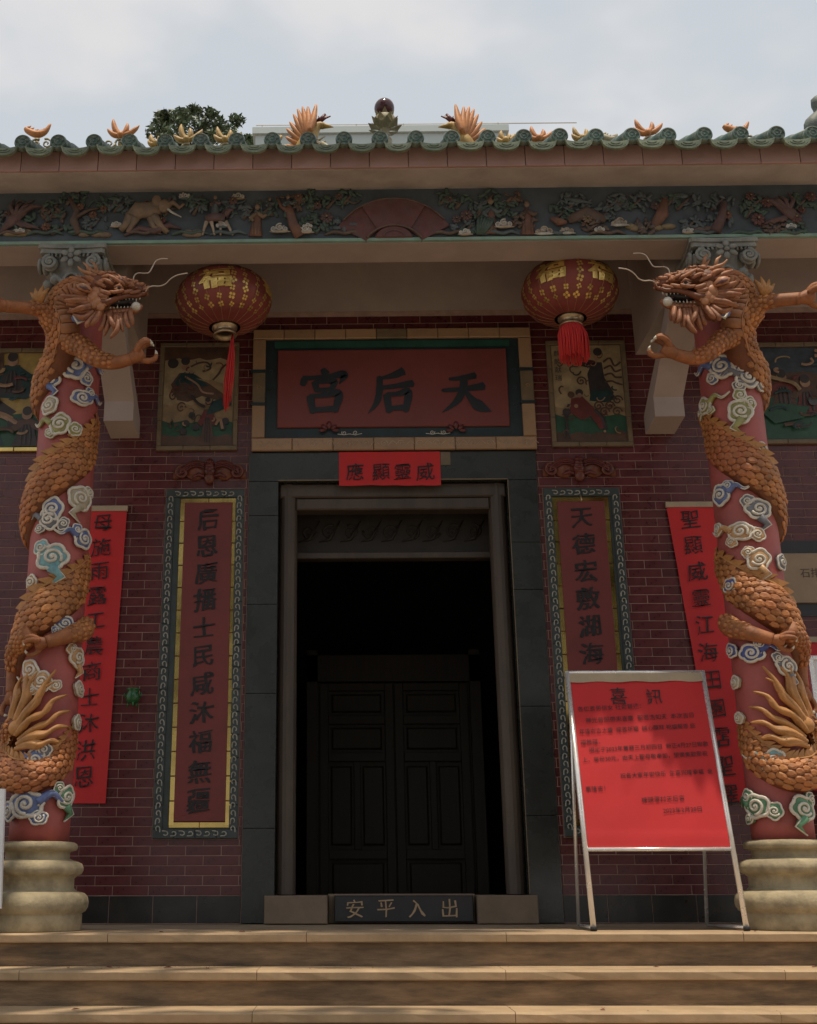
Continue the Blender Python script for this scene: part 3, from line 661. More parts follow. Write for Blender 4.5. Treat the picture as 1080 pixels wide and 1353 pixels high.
MB().box(-.455, .475, -.095, -.0205, .012, .180, ch=.006).build('inscription_slab', M['inscr'], frame)
for ch, px in zip('安平入出', (469, 510, 551, 594)):
    q = at(px, 1201, -.1); letter(ch, q.x, .098, -.0985, .128, M['goldletter'], frame, 'carved_character', bold=.012, wob=.05, slant=.05)
# inner doors
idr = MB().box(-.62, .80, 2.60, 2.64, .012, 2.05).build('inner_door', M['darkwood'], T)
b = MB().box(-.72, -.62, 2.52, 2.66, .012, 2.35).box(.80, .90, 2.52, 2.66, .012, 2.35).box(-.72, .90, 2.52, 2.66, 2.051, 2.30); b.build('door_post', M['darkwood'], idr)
for (a, c_) in ((-.60, .085), (.095, .78)):
    leaf = MB()
    leaf.box(a, a+.08, 2.56, 2.599, .02, 2.04, ch=.004); leaf.box(c_-.08, c_, 2.56, 2.599, .02, 2.04, ch=.004)
    for z0, z1 in ((.02,.10), (.46,.54), (1.32,1.40), (1.66,1.74), (1.97,2.04)): leaf.box(a+.081, c_-.081, 2.561, 2.599, z0, z1, ch=.004)
    mid = (a+c_)/2
    leaf.box(mid-.03, mid+.03, 2.562, 2.599, .541, 1.319, ch=.004)
    leaf.build('door_leaf', M['darkwood'], idr)
    for x0, x1, z0, z1 in ((a+.10, mid-.05, .58, 1.28), (mid+.05, c_-.10, .58, 1.28), (a+.11, c_-.11, 1.43, 1.63), (a+.11, c_-.11, .13, .43), (a+.11, c_-.11, 1.77, 1.94)):
        MB().box(x0, x1, 2.575, 2.5995, z0, z1, ch=.015).build('door_panel', M['darkwood'], idr)

# ================================================================== COLUMNS AND DRAGONS
CX, CY, RS = -2.21, -1.12, .190
def mir(me, s):
    if s < 0: return me
    m2 = me.copy()
    for v in m2.vertices:
        q = v.co*2.6; v.co = Vector((-v.co.x+.022*noise.noise(q), v.co.y, v.co.z+.022*noise.noise(q+Vector((7, 3, 1)))))
    m2.flip_normals(); return m2
def zpy(py): return at(75, py, -1.36).z
def cyl(th, z, off): return Vector((CX+(RS+off)*math.sin(th), CY-(RS+off)*math.cos(th), z))
# control points of the body: world point, semi radial, semi binormal, explicit outward direction
cps = []
def free(px, py, Y, a, b): cps.append((*at(px, py, Y), a, b))
def onc(deg, py, off, a, b): cps.append((*cyl(R(deg), zpy(py), off), a, b))
free(134, 396, -1.50, .075, .075); free(112, 382, -1.48, .075, .075); free(90, 386, -1.46, .078, .078); free(77, 408, -1.44, .085, .085); free(84, 438, -1.42, .10, .105)
onc(-12, 470, 0.012, 0.095, 0.112); onc(-50, 492, -0.018, 0.086, 0.120); onc(-100, 510, -0.018, 0.086, 0.120); onc(-150, 522, -0.018, 0.086, 0.120); onc(-200, 534, -0.018, 0.086, 0.120); onc(-245, 548, -0.050, 0.063, 0.109)
onc(-270, 566, -0.053, 0.063, 0.116); onc(-315, 596, -0.043, 0.071, 0.120); onc(-360, 622, -0.018, 0.090, 0.129); onc(-405, 648, -0.018, 0.090, 0.125); onc(-450, 680, -0.018, 0.086, 0.120); onc(-495, 698, -0.018, 0.077, 0.120)
onc(-540, 714, -0.018, 0.077, 0.120); onc(-585, 730, -0.043, 0.068, 0.112); onc(-630, 752, -0.053, 0.063, 0.113); onc(-675, 777, -0.043, 0.071, 0.120); onc(-720, 800, -0.018, 0.090, 0.129); onc(-765, 828, -0.018, 0.090, 0.120); onc(-805, 862, -0.018, 0.082, 0.103)
onc(-850, 895, -0.018, 0.073, 0.095); onc(-900, 922, -0.038, 0.069, 0.095); onc(-960, 945, -0.068, 0.051, 0.087); onc(-990, 972, -0.053, 0.051, 0.086); onc(-1035, 1004, -0.033, 0.061, 0.092); onc(-1080, 1024, -0.008, 0.077, 0.099); onc(-1122, 1022, 0.010, 0.085, 0.105)
onc(-1156, 1000, 0.010, 0.075, 0.090); onc(-1160, 975, 0.010, 0.065, 0.075); onc(-1135, 958, 0.020, 0.055, 0.060); onc(-1112, 960, 0.020, 0.040, 0.042)
path = crom(cps, 14)
pts = [Vector(p[:3]) for p in path]
# resample evenly
acc = [0.0]
for i in range(1, len(pts)): acc.append(acc[-1]+(pts[i]-pts[i-1]).length)
LT = acc[-1]; STEP = .0205; NSEG = int(LT/STEP)
def samp(s):
    s = max(0, min(LT-1e-6, s))
    lo, hi = 0, len(acc)-1
    while hi-lo > 1:
        m_ = (lo+hi)//2
        if acc[m_] <= s: lo = m_
        else: hi = m_
    t = (s-acc[lo])/max(acc[hi]-acc[lo], 1e-9)
    return pts[lo].lerp(pts[hi], t), path[lo][3]*(1-t)+path[hi][3]*t, path[lo][4]*(1-t)+path[hi][4]*t
def frame_at(s):
    p, a, b = samp(s); T_ = (samp(s+.02)[0]-samp(s-.02)[0]).normalized()
    rad = Vector((p.x-CX, p.y-CY, 0)); rad = rad.normalized() if rad.length > .05 else Vector((0, -1, 0))
    if s < .75:      # neck stands free: outward blends to the street
        k = max(0, min(1, (.75-s)/.4)); rad = (rad*(1-k)+Vector((.0, -1, 0))*k).normalized()
    N_ = (rad - T_*rad.dot(T_)).normalized(); B_ = T_.cross(N_)
    tw = .65*max(0, min(1, (.95-s)/.3))       # the neck turns its plated belly to the street
    return p, T_, N_*math.cos(tw)+B_*math.sin(tw), B_*math.cos(tw)-N_*math.sin(tw), a, b
def surf(s, phi, lift=0):
    p, T_, N_, B_, a, b = frame_at(s); return p + N_*(math.cos(phi)*(a+lift)) + B_*(math.sin(phi)*(b+lift))
def dragon_body():
    b = MB(); n = 18; vs = []
    for i in range(NSEG+1):
        s = LT*i/NSEG
        for k in range(n): vs.append(surf(s, 2*PI*k/n))
    b.add(vs, [(i*n+k, i*n+(k+1) % n, (i+1)*n+(k+1) % n, (i+1)*n+k) for i in range(NSEG) for k in range(n)] + [tuple(range(n))[::-1], tuple(NSEG*n+k for k in range(n))])
    return fixn(b.mesh('dragon_body', M['dragonskin'], True))
def visible(p, N_): return N_.y < .35
def dragon_scales():
    b = MB(); row = 0; s = .06; ln0 = .047
    while s < LT-.06:
        p, T_, N_, B_, a, bb = frame_at(s); k = min(1, bb/.14); ln = ln0*(.55+.45*k); circ = (a+bb)*.5
        wd = ln*.98; dphi = wd/circ; jr = rnd.uniform(-.12, .12)
        ph = (-.62 if s < .8 else -1.0)+(row % 2)*dphi/2+jr*dphi
        while ph < 1.15:
            pn = (N_*math.cos(ph)+B_*math.sin(ph))
            if pn.y < .45:
                # shield-shaped scale: open toward the head, round toward the tail
                L2 = ln*rnd.uniform(.9, 1.14); lj = rnd.uniform(.6, 1.6); out = []
                for (u, v_, lf) in ((-.30,-.40,.000), (.12,-.50,.003), (.45,-.36,.005), (.62,0,.0065), (.45,.36,.005), (.12,.50,.003), (-.30,.40,.000)):
                    out.append(surf(s+u*L2, ph+v_*dphi*.90, lf*lj))
                inn_ = [surf(s+u*L2, ph+v_*dphi*.9, lf*lj) for (u, v_, lf) in ((-.25,-.2,.004), (.12,-.30,.0075), (.42,0,.0095), (.12,.30,.0075), (-.25,.2,.004))]
                rim = [surf(s+u*L2*1.0, ph+v_*dphi*.92, .0) for (u, v_) in ((-.30,-.42), (.12,-.52), (.48,-.36), (.66,0), (.48,.36), (.12,.52), (-.30,.42))]
                vs = out+inn_+rim
                fs = [(0,1,8,7), (1,2,9,8), (2,3,9), (3,4,9), (4,5,10,9), (5,6,11,10), (7,8,10,11), (8,9,10), (0,7,11,6)] + [(i, 12+i, 13+i, i+1) for i in range(6)]
                b.add(vs, fs)
            ph += dphi
        s += ln*.80; row += 1
    return b.mesh('scales', M['scale'], False)
def dragon_fins():
    b = MB(); s = .12
    while s < LT-.10:
        p, T_, N_, B_, a, bb = frame_at(s); ph = 1.28
        pn = (N_*math.cos(ph)+B_*math.sin(ph))
        if N_.y < .5:
            sz = .055*min(1, bb/.13)+.01
            base0 = surf(s-sz*.6, ph, -.004); base1 = surf(s+sz*.55, ph, -.004); side_ = N_*.014
            tip = surf(s+sz*.95, ph+.05, 0) + B_*(sz*.95) + N_*.01
            mid = surf(s+.0, ph, 0) + B_*(sz*.55)
            b.add([base0+side_, base1+side_, tip, mid+side_*.9, base0-side_, base1-side_, mid-side_*.9], [(0,1,3), (1,2,3), (4,6,5), (5,6,2), (0,3,6,4), (3,2,6)])
        s += .062*min(1, bb/.13)+.006
    me = b.mesh('dorsal_fins', M['fin'], False); return me
def cords(ph, r, m, nm, s0=.05, s1=None):
    b = MB(); seg = []; s1 = s1 or LT-.05; s = s0
    ptsL = []
    while s < s1:
        ptsL.append(surf(s, ph, .004)); s += .03
    b.tube(ptsL, r, 5); return b.mesh(nm, m, True)
def belly_plates(s0, s1):
    b = MB(); s = s0
    while s < s1:
        ring = []
        for ds_, lf in ((-.020, .0), (-.010, .012), (.008, .012), (.018, .0)):
            ring.append([surf(s+ds_, ph, lf) for ph in [-.72-.28*i for i in range(6)]])
        vs = [p for r_ in ring for p in r_]
        b.add(vs, [(r*6+i, r*6+i+1, (r+1)*6+i+1, (r+1)*6+i) for r in range(3) for i in range(5)])
        s += .042
    me = b.mesh('belly_plates', M['belly'], True); return me
def claw_hand(b, wrist, dirv, upv, size, mi=0, mi2=1):
    """four-clawed foot: palm plus curved toes ending in pale nails"""
    wrist = Vector(wrist); d = Vector(dirv).normalized(); u = Vector(upv); u = (u-d*u.dot(d)).normalized(); sdv = d.cross(u)
    palm = wrist+d*size*.35
    b.tube([wrist-d*size*.25, wrist, palm, palm+d*size*.25], [size*.22, size*.25, size*.36, size*.22], 10, mi)
    for k, (sa, ua) in enumerate(((-.75, .55), (-.05, .8), (.65, .5), (.0, -.85))):
        base = palm+sdv*sa*size*.28+u*ua*size*.26
        out = (d*.8+sdv*sa*.7+u*ua*.8).normalized()
        j1 = base+out*size*.34; j2 = j1+(out*.45+d*.75-u*ua*.15).normalized()*size*.30; j3 = j2+(d*.65-u*ua*.75-sdv*sa*.4).normalized()*size*.20; j4 = j3+(d*.2-u*ua-sdv*sa*.4).normalized()*size*.20
        b.tube(crom([tuple(base), tuple(j1), tuple(j2), tuple(j3)], 3), [size*.15, size*.145, size*.14, size*.14, size*.13, size*.12, size*.125, size*.11, size*.10, size*.085][:10], 8, mi)
        b.tube([j3, (j3+j4)/2+d*size*.02, j4], [size*.085, size*.055, size*.008], 7, mi2)
def limb_scales(b, pts_, rad, mi, face=Vector((0,-1,0))):
    """rows of small overlapping bumps along a limb"""
    P_ = crom([tuple(p)+(r,) for p, r in zip(pts_, rad)], 8)
    acc_ = 0; prev = None; row = 0; nxt = .02
    for i in range(1, len(P_)-1):
        p = Vector(P_[i][:3]); q = Vector(P_[i+1][:3]); r = P_[i][3]; acc_ += (q-p).length
        if acc_ < nxt: continue
        nxt = acc_+.026; T_ = (q-p).normalized(); N_ = (face-T_*face.dot(T_)).normalized(); B_ = T_.cross(N_); row += 1
        dph = .034/max(r, .02); k = -1.3+(row % 2)*dph/2
        while k < 1.35:
            nn = N_*math.cos(k)+B_*math.sin(k); c_ = p+nn*(r-.002)
            rot = Matrix((T_, (-nn).cross(T_), nn)).transposed(); b.ball(c_, (.020, .0165, .009), 6, 4, mi, rot); k += dph
sm = [M['dragonlimb'], M['tooth'], M['scale'], M['fin'], M['mane']]
def V(px, py, Y): return at(px, py, Y)
def limb(pts_, rad, hand_dir, hand_up, size, scales=True, tuft=None):
    b = MB(); P_ = crom([tuple(p)+(r,) for p, r in zip(pts_, rad)], 6)
    b.tube([p[:3] for p in P_], [p[3] for p in P_], 12, 0)
    if scales: limb_scales(b, pts_[:-1], rad[:-1], 2)
    claw_hand(b, pts_[-1], hand_dir, hand_up, size)
    if tuft:
        for dx, dz in ((-.03,.10), (.02,.12), (.06,.10), (-.06,.07)):
            t0 = Vector(tuft); b.tube([t0, t0+Vector((dx*.5, -.02, dz*.5)), t0+Vector((dx, -.01, dz))], [.026, .02, .004], 6, 3)
    return b.mesh('dragon_leg', sm, True)
legs = [
 limb([V(92,448,-1.42), V(72,430,-1.45), V(58,412,-1.50), V(40,407,-1.56), V(8,405,-1.62)], [.068,.074,.060,.042,.040], (-1,-.15,.15), (0,-.3,1), .145, True, tuple(V(52,400,-1.55))),
 limb([V(84,452,-1.40), V(106,458,-1.46), V(128,474,-1.52), V(152,479,-1.54), V(174,474,-1.56)], [.07,.072,.058,.044,.038], (.85,-.1,.45), (0,-.3,1), .145, True, None),
 limb([V(42,838,-1.36), cyl(R(-62), zpy(852), .035), cyl(R(-84), zpy(878), .035), cyl(R(-80), zpy(908), .035)], [.07,.060,.046,.038], (.1,-.2,-1), (1,-.3,0), .13, True, None),
 limb([cyl(R(78), zpy(815), .03), cyl(R(62), zpy(828), .05), cyl(R(35), zpy(838), .045), cyl(R(5), zpy(848), .04)], [.05,.065,.05,.04], (-1,-.2,-.25), (0,-.3,1), .12, True, None)]
def tail_tuft():
    """wavy flame locks lying against the shaft, sprouting from the curled tail tip"""
    b = MB()
    L_ = [((-42,958),(-36,940),(-22,922),(-20,902),(-6,886)), ((-36,962),(-26,945),(-6,930),(0,912),(20,900)), ((-30,966),(-14,950),(8,942),(20,925),(42,916)), ((-26,972),(-6,962),(14,955),(30,942),(52,936)),
          ((-50,955),(-52,938),(-44,920),(-46,904),(-36,892)), ((-26,978),(-8,972),(12,970),(28,960),(48,958)), ((-40,950),(-30,930),(-24,915),(-26,895),(-18,878)), ((-32,958),(-20,938),(-2,920),(6,904),(22,884)), ((-28,984),(-10,982),(6,984),(20,978),(34,980))]
    for k, P0 in enumerate(L_):
        P_ = crom([tuple(cyl(R(d), zpy(y), .022+.006*(k % 3))) for d, y in P0], 4); n_ = len(P_)
        for q in (-2, -1, 0, 1, 2):
            b.tube([(p[0]+q*.0125*(1-i/n_)**.8, p[1]-.004*(2-abs(q)), p[2]+q*.010*(1-i/n_)**.8) for i, p in enumerate(P_)], [.0165*(.75+.25*math.sin(PI*i/n_))*(1-(i/n_)**3)+.0015 for i in range(n_)], 6)
    b.ball(cyl(R(-38), zpy(960), .03), (.055, .04, .05), 10, 7)
    return b.mesh('tail_tuft', M['fin'], True)
# ---- head (left dragon looks right)
def head_parts():
    out = []
    HY = -1.60
    P = lambda px, py, dy=0: at(px, py, HY+dy)
    b = MB()   # cranium, cheeks, snout: one continuous loft of ellipses
    sec = [(108,392,.085,.10), (122,388,.110,.125), (138,384,.118,.120), (150,383,.105,.105), (160,383,.085,.080), (170,384,.066,.066), (180,385,.060,.062), (188,386,.050,.050), (193,388,.025,.025)]
    n = 14; vs = []
    S_ = crom([(*P(px, py), hz, hy) for px, py, hz, hy in sec], 4)
    for x, y, z, hz, hy in S_:
        for k in range(n):
            a = 2*PI*k/n; low = .55 if math.sin(a) < 0 else 1
            vs.append((x, y+hy*math.cos(a), z+hz*math.sin(a)*low))
    b.add(vs, [(i*n+k, i*n+(k+1) % n, (i+1)*n+(k+1) % n, (i+1)*n+k) for i in range(len(S_)-1) for k in range(n)] + [tuple(range(n))[::-1], tuple((len(S_)-1)*n+k for k in range(n))])
    for sy in (-1, 1):
        b.ball(P(181, 378, sy*.035), (.035, .028, .030), 8, 6); b.ball(P(189, 381, sy*.03), (.02, .018, .018), 7, 5)
        for px, py, r in ((152,372,.030), (160,371,.026), (167,374,.022), (144,370,.03)): b.ball(P(px, py, sy*.075), (r*1.2, r*.8, r), 7, 5)
        b.tube([P(130,398,sy*.10), P(142,400,sy*.105), P(155,394,sy*.09), P(168,391,sy*.068), P(182,391,sy*.055), P(194,387,sy*.03)], [.022,.024,.018,.016,.015,.010], 7)
        # crinkled lip folds
        for i in range(8): b.ball(P(158+i*4.5, 389-.5*(i % 2), sy*(.085-.006*i)), (.016, .014, .014), 6, 4)
    out.append(('dragon_head', fixn(b.mesh('dragon_head', [M['dragonskin']], True))))
    b = MB(); rr = random.Random(5)
    for i in range(150):      # knobbly carved skin over the skull and snout
        x_, y_, z_, hz, hy = S_[rr.randrange(2, len(S_)-1)]; a = rr.uniform(-.15, PI+.15); low = .55 if math.sin(a) < 0 else 1
        q_ = rr.uniform(.35, 1); b.ball((x_, y_+hy*math.cos(a), z_+hz*math.sin(a)*low), (.026*q_, .020*q_, .015*q_), 7, 5, 0, Matrix.Rotation(rr.uniform(-.5, .5), 3, 'Y'))
    for sy in (-1, 1):
        for (ax, ay, bx, by, cx_, cy_, w0) in ((168,377,158,372,150,366,.013), (164,383,152,386,143,384,.012), (176,384,165,386,156,388,.013), (150,376,142,371,133,368,.014), (147,388,138,386,128,381,.015), (160,374,150,367,141,362,.012), (140,380,130,374,120,372,.014), (186,384,178,386,170,388,.010), (173,376,166,372,160,366,.010), (143,392,134,391,127,387,.013)):
            f1 = .105 if ax < 165 else .07
            b.tube(crom([tuple(P(ax, ay, sy*f1)), tuple(P(bx, by, sy*(f1+.018))), tuple(P(cx_, cy_, sy*f1))], 4), [w0*k_ for k_ in (.6, .9, 1, 1, 1, .9, .75, .5, .15)], 6)
    out.append(('skin_folds', b.mesh('skin_folds', M['mane'], True)))
    b = MB()
    for px, py, r in ((124,392,.045), (131,386,.034), (130,398,.040), (137,392,.036), (124,402,.034), (133,405,.030), (139,400,.026), (126,384,.03), (118,396,.03)):
        for sy in (-1, 1): b.ball(P(px, py, sy*.105), (r, r*.55, r), 8, 6)
    out.append(('cheek_knobs', b.mesh('cheek_knobs', M['belly'], True)))
    b = MB(); b.tube(crom([tuple(P(128,404)), tuple(P(145,411)), tuple(P(163,413)), tuple(P(178,410)), tuple(P(187,403))], 3), [.05,.052,.054,.05,.046,.042,.040,.038,.036,.034,.03,.026,.016], 10, 0, ((0,0,1), .62))
    for i in range(7): b.ball(P(146+i*5.6, 412-.9*i*.3, -.052+.002*i), (.020, .012, .014), 6, 4)
    out.append(('lower_jaw', b.mesh('lower_jaw', M['mane'], True)))
    b = MB(); b.tube([P(135,399), P(150,401), P(166,400), P(180,397)], [.045,.058,.045,.028], 10, 0, ((0,0,1), .7))
    out.append(('mouth_lining', b.mesh('mouth_lining', M['mouth'], True)))
    b = MB(); b.tube([P(140,404), P(155,403,-.01), P(170,400,-.01), P(178,402,-.01)], [.03,.032,.022,.006], 8, 0, ((0,0,1), .5))
    out.append(('tongue', b.mesh('tongue', M['f_red'], True)))
    b = MB()
    for sy in (-1, 1):
        for i in range(9):
            px = 148+i*4.6; w_ = sy*(.078-.0052*i); big = .030 if i in (2, 7) else .016
            p0 = P(px, 393.5, w_); b.tube([p0, p0+Vector((.002, 0, -big))], [.0075, .001], 6)
            p0 = P(px-2, 407.5-.2*i, w_*.8); b.tube([p0, p0+Vector((.002, 0, big*.8))], [.007, .001], 6)
    out.append(('teeth', b.mesh('teeth', M['tooth'], True)))
    b = MB(); b.ball(P(180, 405, -.05), .030, 14, 10); out.append(('mouth_pearl', b.mesh('mouth_pearl', M['white'], True)))
    for sy in (-1, 1):
        b = MB(); b.ball(P(157, 380, sy*.102), (.025, .020, .019), 10, 8, 0); b.ball(P(157.6, 380.2, sy*.120), (.012, .006, .012), 8, 6, 1); b.tube([P(163,381,sy*.10), P(158,376.4,sy*.124), P(151,379,sy*.115)], [.006,.011,.006], 6, 2); b.tube([P(163,382,sy*.10), P(158,384.4,sy*.124), P(151,381,sy*.115)], [.005,.008,.005], 6, 2)
        out.append(('eye', b.mesh('eye', [M['tooth'], M['ink'], M['mane']], True)))
        b = MB(); e0 = P(122, 386, sy*.11)
        b.tube([e0, P(114,380,sy*.15), P(106,378,sy*.16), P(101,376,sy*.15)], [.014,.030,.026,.004], 8, 0, ((0,1,0), .45)); b.tube([P(119,384,sy*.135), P(112,380,sy*.172), P(105,378,sy*.17)], [.006,.014,.005], 6, 1)
        out.append(('ear', b.mesh('ear', [M['belly'], M['f_red']], True)))
        b = MB(); pp = [P(140,374,sy*.05), P(130,368,sy*.07), P(119,362,sy*.10), P(109,358,sy*.12), P(103,352,sy*.13)]
        if sy > 0: pp = [P(146,372,.05), P(138,366,.08), P(129,360,.11), P(123,357,.13), P(118,352,.14)]
        b.tube(crom([tuple(p) for p in pp], 3), [.030-.0022*i for i in range(13)], 9); b.tube([pp[2], pp[2]+Vector((-.02, 0, .06)), pp[2]+Vector((-.05, 0, .085))], [.016,.012,.003], 6)
        out.append(('horn', b.mesh('horn', M['belly'], True)))
        b = MB()
        # brow crest flames
        for i in range(7):
            p0 = P(142+i*4, 371+.4*i, sy*.06); b.tube([p0, p0+Vector((-.012, 0, .030)), p0+Vector((-.03, 0, .048+.01*(i % 2)))], [.016, .011, .002], 6)
        for i in range(4):
            p0 = P(183+i*4, 378+i*1.5, sy*.02); b.tube([p0, p0+Vector((.0, 0, .018)), p0+Vector((.012, 0, .03))], [.011, .008, .002], 6)
        out.append(('brow_crest', b.mesh('brow_crest', M['mane'], True)))
        # mane locks streaming back
        b = MB()
        locks = [(121,394,102,393,80,391,-.01), (120,400,104,402,88,402,0), (122,407,106,411,92,408,0), (124,412,110,420,97,415,.0), (127,415,116,428,114,431,0), (118,388,104,386,92,381,0), (122,381,110,372,96,367,0), (128,376,118,368,108,366,0), (119,397,100,397,86,397,.03), (124,404,108,407,90,413,.02),
                 (133,412,126,424,120,430,0), (140,414,136,430,131,437,0), (147,416,143,430,138,444,0), (153,417,152,430,150,441,0), (160,417,160,428,163,438,0), (166,416,168,427,172,433,0), (172,413,175,423,176,430,0), (156,417,156,434,146,447,.02), (143,414,148,426,153,434,.02)]
        for (ax, ay, bx, by, cx_, cy_, dd) in locks:
            far = sy*.085 if ax < 135 else sy*.05
            a_ = P(ax, ay, far); c1 = P(bx, by, far*1.5+sy*dd); c2 = P(cx_, cy_, far*1.4+sy*dd)
            pl = crom([tuple(a_), tuple(c1), tuple(c2)], 5); n_ = len(pl)
            for kk, oz in ((0, 0), (1, .012), (2, -.012)):
                b.tube([(p[0], p[1]-(.008 if kk == 0 else 0), p[2]+oz*(1-i/n_)) for i, p in enumerate(pl)], [(.014)*math.sin(PI*(.3+.68*i/n_))+.0015 for i in range(n_)], 6)
        out.append(('mane', b.mesh('mane', M['mane'], True)))
    wh = [[(177,378),(177,366),(182,361),(190,361),(197,360),(202,352),(206,345),(213,342),(222,342)], [(192,388),(195,381),(202,378),(211,378),(219,375),(225,369),(233,364),(241,362),(248,361)]]
    for i, wl in enumerate(wh):
        b = MB(); b.tube(crom([tuple(P(x, y, -.03-.02*j*i)) for j, (x, y) in enumerate(wl)], 4), .0042, 5); out.append(('whisker', b.mesh('whisker', M['wire'], True)))
    b = MB(); b.ball(P(104, 421, .06), (.05, .03, .03), 9, 6, 1); b.tube([P(97,417,.02), P(103,427,.01), P(112,424,.01)], [.006,.010,.004], 6, 0); out.append(('throat_curl', b.mesh('throat_curl', [M['white'], M['cloud_blue']], True)))
    return out
def cloud_mesh(px, py, r, color, s, style=0, seed=0):
    """scalloped swirl cloud moulded on the shaft; px,py read in the photo; s=-1 left column, +1 right"""
    rr = random.Random(seed); axx = s*2.21
    z0 = at(px, py, -1.33).z; pw = at(px, py, CY-RS*.8); u0 = max(-.97, min(.97, (pw.x-axx)/RS)); th0 = math.asin(u0)
    q = r/205.0
    def W(u, v, lift): th = th0+u/RS; return Vector((axx+(RS+lift)*math.sin(th), CY-(RS+lift)*math.cos(th), z0+v))
    b = MB()
    def lobe(cu, cv, rad, dirn, ph):
        n = 30; rim = []; an0 = rr.uniform(0, PI); sq = rr.uniform(.72, .92)
        for i in range(n):
            a = 2*PI*i/n; k = 1.02+.20*abs(math.sin(a*2.5+ph)); x_, y_ = rad*k*math.cos(a), rad*k*math.sin(a)*sq
            rim.append((cu+x_*math.cos(an0)-y_*math.sin(an0), cv+x_*math.sin(an0)+y_*math.cos(an0)))
        vs = [W(u, v, -.004) for u, v in rim] + [W(cu+(u-cu)*.95, cv+(v-cv)*.95, .022) for u, v in rim] + [W(cu+(u-cu)*.6, cv+(v-cv)*.6, .026) for u, v in rim] + [W(cu, cv, .028)]
        fs = [(i, (i+1) % n, n+(i+1) % n, n+i) for i in range(n)] + [(n+i, n+(i+1) % n, 2*n+(i+1) % n, 2*n+i) for i in range(n)] + [(2*n+i, 2*n+(i+1) % n, 3*n) for i in range(n)]
        b.add(vs, fs, 0)
        b.tube([W(u, v, .019) for u, v in rim+rim[:1]], rad*.17, 6, 1, cap=False)
        P_ = []; m_ = 22
        for i in range(m_+1):
            t = i/m_; a = ph+dirn*t*2*PI*1.55; k = rad*(.70-.62*t); P_.append(W(cu+k*math.cos(a), cv+k*math.sin(a), .029))
        b.tube(P_, rad*.14, 6, 1); b.ball(W(cu, cv, .030), rad*.17, 7, 5, 1)
    d = 1 if rr.random() < .5 else -1
    lobe(0, 0, q, d, rr.uniform(0, 6))
    if style in (1, 2): lobe(d*q*1.45, -q*.45, q*.62, -d, rr.uniform(0, 6)); lobe(-d*q*.9, -q*.95, q*.5, d, rr.uniform(0, 6))
    if style in (3, 4): lobe(-d*q*.9, q*.85, q*.55, -d, rr.uniform(0, 6))
    if style in (1, 2, 3):
        e = -d; P_ = [(e*q*.8, q*.1), (e*q*1.7, q*.75), (e*q*2.5, q*.2), (e*q*3.4, q*.75)]
        C_ = crom([(a, c_) for a, c_ in P_], 5); n_ = len(C_)
        b.tube([W(a, c_, .014) for a, c_ in C_], [q*.36*(1-i/n_)+.003 for i in range(n_)], 7, 0); b.tube([W(a, c_+q*.25*(1-i/n_), .022) for i, (a, c_) in enumerate(C_)], q*.09, 5, 1); b.tube([W(a, c_-q*.25*(1-i/n_), .020) for i, (a, c_) in enumerate(C_)], q*.09, 5, 1)
    if style == 4:   # drop-shaped tail below
        b.tube([W(0, -q*.8, .016), W(d*q*.7, -q*1.6, .016), W(-d*q*.1, -q*2.4, .010)], [q*.5, q*.32, q*.04], 8, 0); b.tube([W(d*q*.3, -q*.8, .03), W(d*q*1.0, -q*1.6, .028), W(-d*q*.1, -q*2.4, .014)], q*.09, 5, 1)
    return fixn(b.mesh('cloud_relief', [M['cloud_'+color], M['white']], True))
LC = [(101,481,17,'blue',1), (70,498,13,'blue',4), (108,522,12,'blue',3), (69,534,11,'cream',0), (82,560,13,'olive',1), (104,654,14,'cream',4), (73,672,13,'blue',0), (68,686,12,'grey',2), (72,736,16,'teal',4), (106,706,12,'blue',3), (45,768,9,'gold',0), (85,822,10,'blue',1), (44,884,11,'gold',0), (58,900,11,'gold',1), (97,864,11,'gold',4), (103,905,9,'white' if 0 else 'cream',0), (50,1003,11,'blue',1), (38,1062,17,'blue',1), (83,1052,12,'green',4), (101,950,8,'cream',0), (60,990,8,'grey',0)]
RC = [(953,481,15,'blue',1), (984,497,14,'grey',1), (932,524,11,'olive',1), (975,543,14,'olive',4), (974,522,8,'olive',0), (1001,592,9,'grey',0), (958,647,12,'blue',3), (998,672,13,'grey',4), (941,690,7,'cream',0), (978,700,13,'gold',1), (999,739,12,'gold',4), (961,853,9,'deepblue',0), (994,861,12,'deepblue',3), (1036,880,12,'grey',4), (966,896,7,'cream',0), (974,944,7,'cream',0), (1020,1003,11,'teal',1), (1006,1064,14,'green',2), (1057,1068,13,'green',4), (971,768,9,'deepblue',0), (1030,740,9,'grey',0), (986,1050,8,'green',0), (972,822,9,'grey',0)]
